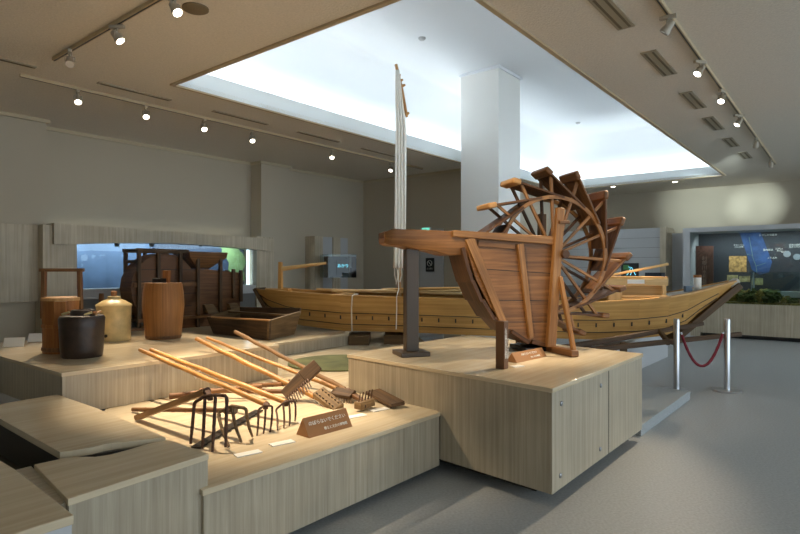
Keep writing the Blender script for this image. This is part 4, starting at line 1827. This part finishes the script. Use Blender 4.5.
# ================================================================== FAR RIGHT EXHIBITS
t = thing('panel_partition', R(-3.5, 15.2, 0), 'pale grey partition of wide horizontal boards with a wooden edge', 'partition')
pa, pb3 = wallpt(560, 229, 15.0), wallpt(661, 229, 15.0)
zt = 1.5 + 41 / F * pa.lerp(pb3, .7).y
Xa, Xb = pa.x * CA - pa.y * SA, pb3.x * CA - pb3.y * SA
for k in range(6):
    m = M()
    z0 = zt - (k + 1) * .245
    rb(m, Xa, Xb, 15.0, 15.12, z0 + .008, z0 + .245)
    m.build('board', greypanel, t)
m = M()
rb(m, Xa, Xb, 15.02, 15.12, 0, zt - .006)
m.build('backing', wallshade, t)
pe = wallpt(667, 229, 15.0)
Xe = pe.x * CA - pe.y * SA
m = M()
rb(m, Xb, Xe, 14.9, 15.7, 0, zt)
m.build('wooden_edge', stone_panel, t)
m = M()
rb(m, Xe, Xe + .32, 15.5, 15.8, 0, 2.42)
m.build('pale_pier', greypanel, t)
# dark monitor with green map
q = PD(630, 270.5, 12.4)
t = thing('map_monitor', (q.x, q.y, 0), 'dark monitor showing a glowing map in front of the grey partition', 'monitor')
m = M()
m.box(q, .36, .06, .32, ex=-D2)
m.build('case', black, t)
m = M()
m.box(q - D1 * .035, .33, .008, .29, ex=-D2)
m.build('screen', screen, t)
m = M()
for (a0, b0, a1, b1) in ((-.02, .08, .05, .06), (.05, .06, .09, -.02), (.02, .05, .0, -.04), (0, -.04, -.06, -.1), (.05, -.02, .02, -.1), (.09, -.02, .13, -.1)):
    m.beam(q - D1 * .042 - D2 * a0 + Vector((0, 0, b0)), q - D1 * .042 - D2 * a1 + Vector((0, 0, b1)), .01, .018, up=D1)
m.build('screen_lines', cyan, t)
m = M()
m.box(q - D1 * .041 + D2 * .07 + Vector((0, 0, .07)), .12, .006, .10, ex=-D2)
m.build('screen_land', teal, t)
m = M()
m.beam(Vector((q.x, q.y, 0)), Vector((q.x, q.y, q.z - .16)), .10, .10)
m.build('stand', black, t)
q = PD(655, 271, 13.2)
m = M()
m.box((q.x, q.y, .72), .36, .3, 1.44, ex=-D2)
tag(m.build('dark_cabinet', darkpanel), 'dark blue-grey box standing against the grey partition', 'cabinet')

# large showcase
SY = 14.3
ga_ = wallpt(683, 300, SY)
GX0 = ga_.x * CA - ga_.y * SA
gb_ = wallpt(690, 300, SY)
GX1 = gb_.x * CA - gb_.y * SA
t = thing('diorama_showcase', R(1.5, SY, 0), 'large dark showcase with maps and a landscape model at the far right', 'showcase')
m = M()
rb(m, GX1 + .2, 6.5, SY, SY + 1.3, .09, .76)
m.build('base_panel', stone, t)
m = M()
rb(m, GX1 + .25, 6.5, SY + .12, SY + 1.3, 0, .09)
m.build('toe_kick', black, t)
ztop = 1.5 + 39.5 / F * wallpt(740, 230, SY).y
m = M()
rb(m, GX0, GX1, SY - .02, SY + 1.3, 0, ztop + .1)
m.build('side_frame', greypanel, t)
m = M()
rb(m, GX1, 6.5, SY - .02, SY + 1.3, ztop, ztop + .1)
m.build('head_frame', greypanel, t)
m = M()
rb(m, GX1, 6.5, SY + .9, SY + .95, .76, ztop)
bkb = m.build('back_board', darkpanel, t)
m = M()
rb(m, GX1, GX1 + .2, SY + .02, SY + .9, 0, .76)
m.build('low_base', stone, t)
m = M()
rb(m, GX1, 6.5, SY + .01, SY + .02, .76, ztop)
m.build('glass_pane', glass, t)
BY = SY + .9


l = area_light('diorama_fill_light', R(GX1 + 2.2, SY + .45, ztop - .12), aim(Vector((0, 0, -1)) + D1 * .35, D1), 4.0, .2, 26, (.92, .97, 1))  # added unseen lamp, brightens the inside of the showcase


def bpoly(pix, mat, name, parent, off=.006, th=.004):
    m = M()
    m.extrude([wallpt(x, y, BY - off) for x, y in pix], D1 * th)
    return m.build(name, mat, parent)


bpoly([(739, 231), (760, 231), (766, 246), (772, 262), (769, 272), (760, 275), (752, 270), (746, 252)], bluemap, 'blue_map', bkb, .008)
m = M()
for (x0, y0, x1, y1) in ((749, 237, 751, 247), (751, 247, 753, 258), (753, 258, 756, 266), (756, 266, 766, 263), (756, 266, 757, 273), (747, 254, 753, 256)):
    m.beam(wallpt(x0, y0, BY - .012), wallpt(x1, y1, BY - .012), .004, .025, up=D1)
m.build('map_rivers', plain('map_river_line', (150, 178, 150), .7), bkb)
bpoly([(729, 256), (746.5, 256), (746.5, 272), (729, 272)], orange, 'orange_map', bkb, .008)
for (x0, y0, x1, y1) in ((727, 275, 738, 282), (739, 276, 750, 282), (751, 278, 763, 285)):
    bpoly([(x0, y0), (x1, y0), (x1, y1), (x0, y1)], photo, 'photo_print', bkb, .008)
for (px, py, sz, body) in ((768, 235, .05, 'かつしかの歴史'), (739, 246, .045, '水とくらし\n川と水路'), (768, 250, .05, '葛西用水'), (779, 250, .045, '江戸川\n中川'), (784, 252, .05, '新田'), (772, 258, .045, '上下之割'), (795, 246, .045, '低地の開発\n治水と利水')):
    text('board_lettering', body, sz, whitetext, bkb, wallpt(px, py, BY - .012), -D2, (0, 0, 1))
for (px, py, r) in ((787, 254, .07), (797, 257, .07)):
    m = M()
    m.lathe(wallpt(px, py, BY - .014), [(r, 0), (r, .008)], 20, axis=D1)
    m.build('crest_disc', plain('pale_disc_%d' % px, (150, 158, 164), .7), bkb)
# carved board
q0 = wallpt(696, 246, SY + .55)
q1 = wallpt(713, 246, SY + .55)
t2_ = thing('carved_board', Vector((q0.x, q0.y, .76)), 'tall narrow brown board with pale marks inside the far showcase', 'board')
m = M()
z0_ = .76
m.extrude([Vector((q0.x, q0.y, z0_)), Vector((q1.x, q1.y, z0_)), q1, q0], D1 * .06)
m.build('panel', brownpost, t2_)
text('carving', '\n'.join('利根川水系葛西'), .11, plain('faded_pale_paint', (170, 140, 120), .8), t2_, q0.lerp(q1, .5) * .5 + Vector(((q0.x + q1.x) / 4, (q0.y + q1.y) / 4, 1.45 - q0.z / 2)) - D1 * .006, -D2, (0, 0, 1), lead=.95)
# landscape model
t3 = thing('landscape_model', R(1.4, SY + .4, .76), 'strip of dark green model trees along the showcase base', 'model')
m = M()
mx0 = wallpt(733, 300, SY + .3)
mx1 = wallpt(800, 300, SY + .3)
m.box(Vector(((mx0.x + mx1.x) / 2, (mx0.y + mx1.y) / 2, .78)), (mx1 - mx0).length + .6, .5, .04, ex=-D2)
m.build('ground', leafy, t3)
for k in range(34):
    f = random.random()
    q = mx0.lerp(mx1, f) + D1 * random.uniform(-.12, .3)
    q.z = .80
    r = random.uniform(.09, .16) if f < .72 else random.uniform(.05, .1)
    m = M()
    bmesh.ops.create_icosphere(m.bm, subdivisions=3, radius=r, matrix=Matrix.Translation(q + Vector((0, 0, r * .75))))
    for v in m.bm.verts:
        dd = v.co - (q + Vector((0, 0, r * .75)))
        v.co += dd * random.uniform(-.22, .25)
    m.build('model_tree', leafm if random.random() < .6 else leafy, t3)
# glass box in front
q = wallpt(777, 285, SY + .5)
t4 = thing('inner_glass_case', Vector((q.x, q.y, .80)), 'small glass case standing in the far showcase under the blue map', 'case')
m = M()
m.box(Vector((q.x, q.y, 1.15)) - D1 * .1, .9, .45, .62, ex=-D2)
m.build('glass_box', glass, t4)
m = M()
for sx in (-.44, .44):
    for sy in (-.32, .12):
        p = Vector((q.x, q.y, 0)) - D2 * sx + D1 * sy
        m.beam((p.x, p.y, .80), (p.x, p.y, 1.46), .012, .012)
m.build('edge_strips', metal, t4)
m = M()
m.box(Vector((q.x, q.y, .98)) - D1 * .1 - D2 * .15, .55, .3, .12, ex=-D2)
m.build('exhibit_tray', greypanel, t4)

# ================================================================== CEILING FIXTURES
def ceil(px, py, z=H):
    return P(px, py, z)


def track(name, a, b, label):
    m = M()
    m.beam(a - Vector((0, 0, .017)), b - Vector((0, 0, .017)), .035, .034)
    t = thing(name, (a + b) / 2, label, 'lighting track', None)
    m.build('rail', spotpaint if False else trackm, t)
    m = M()
    m.beam(a - Vector((0, 0, .035)), b - Vector((0, 0, .035)), .012, .004)
    m.build('slot', black, t)
    return t


ta = ceil(54, 57.5)
tb = ta - D2 * 4.5
track('lighting_track', ta, tb, 'brown lighting track near the upper left corner of the ceiling')
tc_ = ceil(20, 73.5)
track('lighting_track', tc_, tc_ + D1 * 7.4, 'long lighting track on the ceiling along the left wall')
td = ceil(656, -6)
te_ = ceil(775, 163)
track('lighting_track', td, te_, 'lighting track on the ceiling right of the lit recess')

# the spotlight: root at the ceiling, head hangs and tilts towards +x of its own frame
def make_spot(lit):
    t = thing('track_spotlight', (0, 0, 0), 'x', 'spotlight', 'track spotlights')
    m = M()
    m.box((0, 0, -.0625), .16, .045, .036)
    m.build('adapter', spotpaint, t, bevel=.004)
    m = M()
    m.tube([(0, 0, -.08), (0, 0, -.115)], .011, 10)
    m.tube([(0, -.05, -.17), (0, -.05, -.115), (0, .05, -.115), (0, .05, -.17)], .007, 8)
    m.build('yoke', spotpaint, t)
    d = Vector((math.sin(SPT), 0, -math.cos(SPT)))
    m = M()
    o = Vector((0, 0, -.165)) - d * .07
    m.lathe(o, [(.028, 0), (.036, .01), (.04, .07), (.05, .10), (.05, .135), (.044, .135), (.04, .12)], 20, axis=d)
    h = m.build('head', spotpaint, t)
    m = M()
    m.lathe(o + d * .128, [(.043, 0), (.043, .004)], 20, axis=d)
    m.build('lens', lensm if lit else lensoff, h)
    return t


SPT = math.radians(38)
proto = {True: make_spot(True), False: make_spot(False)}
first = {True: True, False: True}
SPOTS = []


def spot(px, py, target, power, lab, lit=True, size=38, col=(1.0, .80, .56), blend=.75):
    root = ceil(px, py)
    tg = Vector(target)
    d = tg - (root + Vector((0, 0, -.165)))
    rz = math.atan2(d.y, d.x)
    if first[lit]:
        o = proto[lit]
        o.location = root
        o.rotation_euler = (0, 0, rz)
        o['label'] = lab
        first[lit] = False
    else:
        o = copy_thing(proto[lit], root, rz, lab)
    o.scale = (.82, .82, .82)
    if lit and power:
        l = bpy.data.lights.new('spot_lamp', 'SPOT')
        l.energy = power
        l.color = col
        l.spot_size = math.radians(size)
        l.spot_blend = blend
        l.shadow_soft_size = .035
        lo = bpy.data.objects.new('spot_lamp', l)
        COL.objects.link(lo)
        h = Vector((math.cos(rz) * math.sin(SPT), math.sin(rz) * math.sin(SPT), -math.cos(SPT)))
        pos = root + Vector((0, 0, -.165 * .82)) + h * .09
        lo.matrix_world = Matrix.Translation(pos) @ aim(tg - pos, (0, 0, 1) if abs((tg - pos).normalized().z) < .95 else (0, 1, 0)).to_4x4()
    return o


tools_c = P(255, 410, TZ)
jars_c = P(100, 350, BZ)
spot(70, 47, P(60, 420, .6), 0, 'unlit spotlight at the left end of the near ceiling track', lit=False)
spot(117, 21, P(290, 395, TZ), 520, 'lit spotlight in the middle of the near ceiling track', size=46)
spot(175, -9, P(225, 415, TZ), 560, 'lit spotlight at the top edge of the near ceiling track', size=46)
q = ta - D2 * 4.2  # added spotlight out of view, lights the wheel from the front
spot(400 + q.x / q.y * F, HZ - (H - CZ) / q.y * F, Vector((1.1, 5.1, 1.45)), 230, 'added unseen spotlight on the near ceiling track, lighting the wheel from the front', size=44)
spot(78, 88, P(90, 350, BZ), 260, 'first lit spotlight on the track along the left wall, nearest the wall step', size=36)
spot(146, 104, P(160, 345, BZ), 260, 'second lit spotlight on the track along the left wall', size=36)
spot(204, 117.5, P(240, 335, BZ), 260, 'third lit spotlight on the track along the left wall', size=36)
spot(252, 130, P(300, 345, FZ), 260, 'fourth lit spotlight on the track along the left wall', size=36)
spot(332, 148, P(330, 365, TZ), 330, 'fifth lit spotlight on the track along the left wall, above the corner panels', size=30)
spot(391, 162, Vector((-1, 8.4, 1.0)), 200, 'sixth lit spotlight on the track, seen beside the sail', size=36)
spot(668, 11, wq(0, 0, 0), 0, 'unlit spotlight nearest the top on the right ceiling track', lit=False)
spot(700, 57, Vector((1.2, 5.3, 1.3)), 480, 'lit spotlight second from the top on the right track', size=40)
spot(722, 87, Vector((1.6, 4.9, .9)), 400, 'lit spotlight third from the top on the right track', size=40)
spot(739, 112, Vector((3.2, 7.7, 1.3)), 950, 'lit spotlight fourth from the top on the right track', size=20)
spot(756, 136, wallpt(703, 206, 16.6), 950, 'lit spotlight fifth from the top on the right track', size=23, col=(.82, .98, 1), blend=1.0)
spot(771, 157, wallpt(757, 205, 16.6), 450, 'last lit spotlight on the right track, by the far wall', size=23, col=(.82, .98, 1), blend=1.0)

# slot vents
def vent(a, b, wd, label, double=False):
    d = (b - a).normalized()
    t = thing('ceiling_vent', (a + b) / 2, label, 'vent', 'ceiling slot vents')
    m = M()
    m.beam(a - Vector((0, 0, .006)), b - Vector((0, 0, .006)), wd, .012)
    m.build('frame', ventm, t)
    sx = Vector((d.y, -d.x, 0))
    offs = (-.25, .25) if double else (0,)
    for o in offs:
        m = M()
        m.beam(a + sx * wd * o + d * .03 - Vector((0, 0, .013)), b + sx * wd * o - d * .03 - Vector((0, 0, .013)), wd * (.15 if double else .4), .004)
        m.build('slot', slotm, t)


for (x0, y0, x1, y1, lab) in ((-24, 52.5, 37, 66.5, 'ceiling slot vent at the left edge of the picture'), (98, 82, 172, 99.5, 'ceiling slot vent beside the track, above the first two spotlights'),
                             (213, 110.5, 268, 124, 'ceiling slot vent along the recess edge above the third spotlight'), (298, 131.5, 340, 141.5, 'ceiling slot vent nearer the room corner'), (362, 148, 398, 156.5, 'ceiling slot vent behind the sail')):
    a, b = ceil(x0, y0), ceil(x1, y1)
    vent(a, a + D1 * (b - a).dot(D1), .07, lab)
for (x0, y0, x1, y1, lab) in ((597, -4, 627, 27, 'double slot vent at the top edge, right of the recess'), (648, 51, 671, 74, 'second double slot vent right of the recess'),
                              (685.5, 92, 702, 107.5, 'third double slot vent right of the recess'), (707.5, 117, 721, 129, 'fourth double slot vent right of the recess'),
                              (727, 138, 736, 146, 'fifth double slot vent right of the recess'), (742, 152, 749, 158, 'last double slot vent right of the recess')):
    a, b = ceil(x0, y0), ceil(x1, y1)
    vent(a, a + D1 * (b - a).dot(D1), .15, lab, True)

# round speaker, detectors and small downlights
q = ceil(195.5, 8)
m = M()
m.lathe(q, [(.105, 0), (.105, .012), (.09, .02)], 30, axis=(0, 0, -1))
tag(m.build('ceiling_speaker', plain('brown_speaker_grille', (120, 104, 78), .7)), 'round brown ceiling speaker near the track spotlights', 'speaker')
for (px, py, lab) in ((422, 38, 'small smoke detector on the recess ceiling, left of the column'), (578, 122.5, 'small smoke detector on the recess ceiling, right of the column')):
    q = ceil(px, py, HC)
    m = M()
    m.lathe(q, [(.06, 0), (.06, .012), (.04, .035), (.02, .04)], 20, axis=(0, 0, -1))
    tag(m.build('smoke_detector', greypanel), lab, 'detector')
for (px, py, lab) in ((613, 186.3, 'small ceiling downlight above the partition'), (675, 181.5, 'small ceiling downlight near the far end of the recess')):
    q = ceil(px, py)
    t = thing('downlight', q, lab, 'ceiling light', 'small downlights')
    m = M()
    m.lathe(q, [(.08, 0), (.08, .008), (.06, .01)], 20, axis=(0, 0, -1))
    m.build('ring', spotpaint, t)
    m = M()
    m.lathe(q - Vector((0, 0, .008)), [(.055, 0), (.05, .006)], 20, axis=(0, 0, -1))
    m.build('lens', lensm, t)
# wall thermostat
q = wallpt(0, 0, 1) if False else None
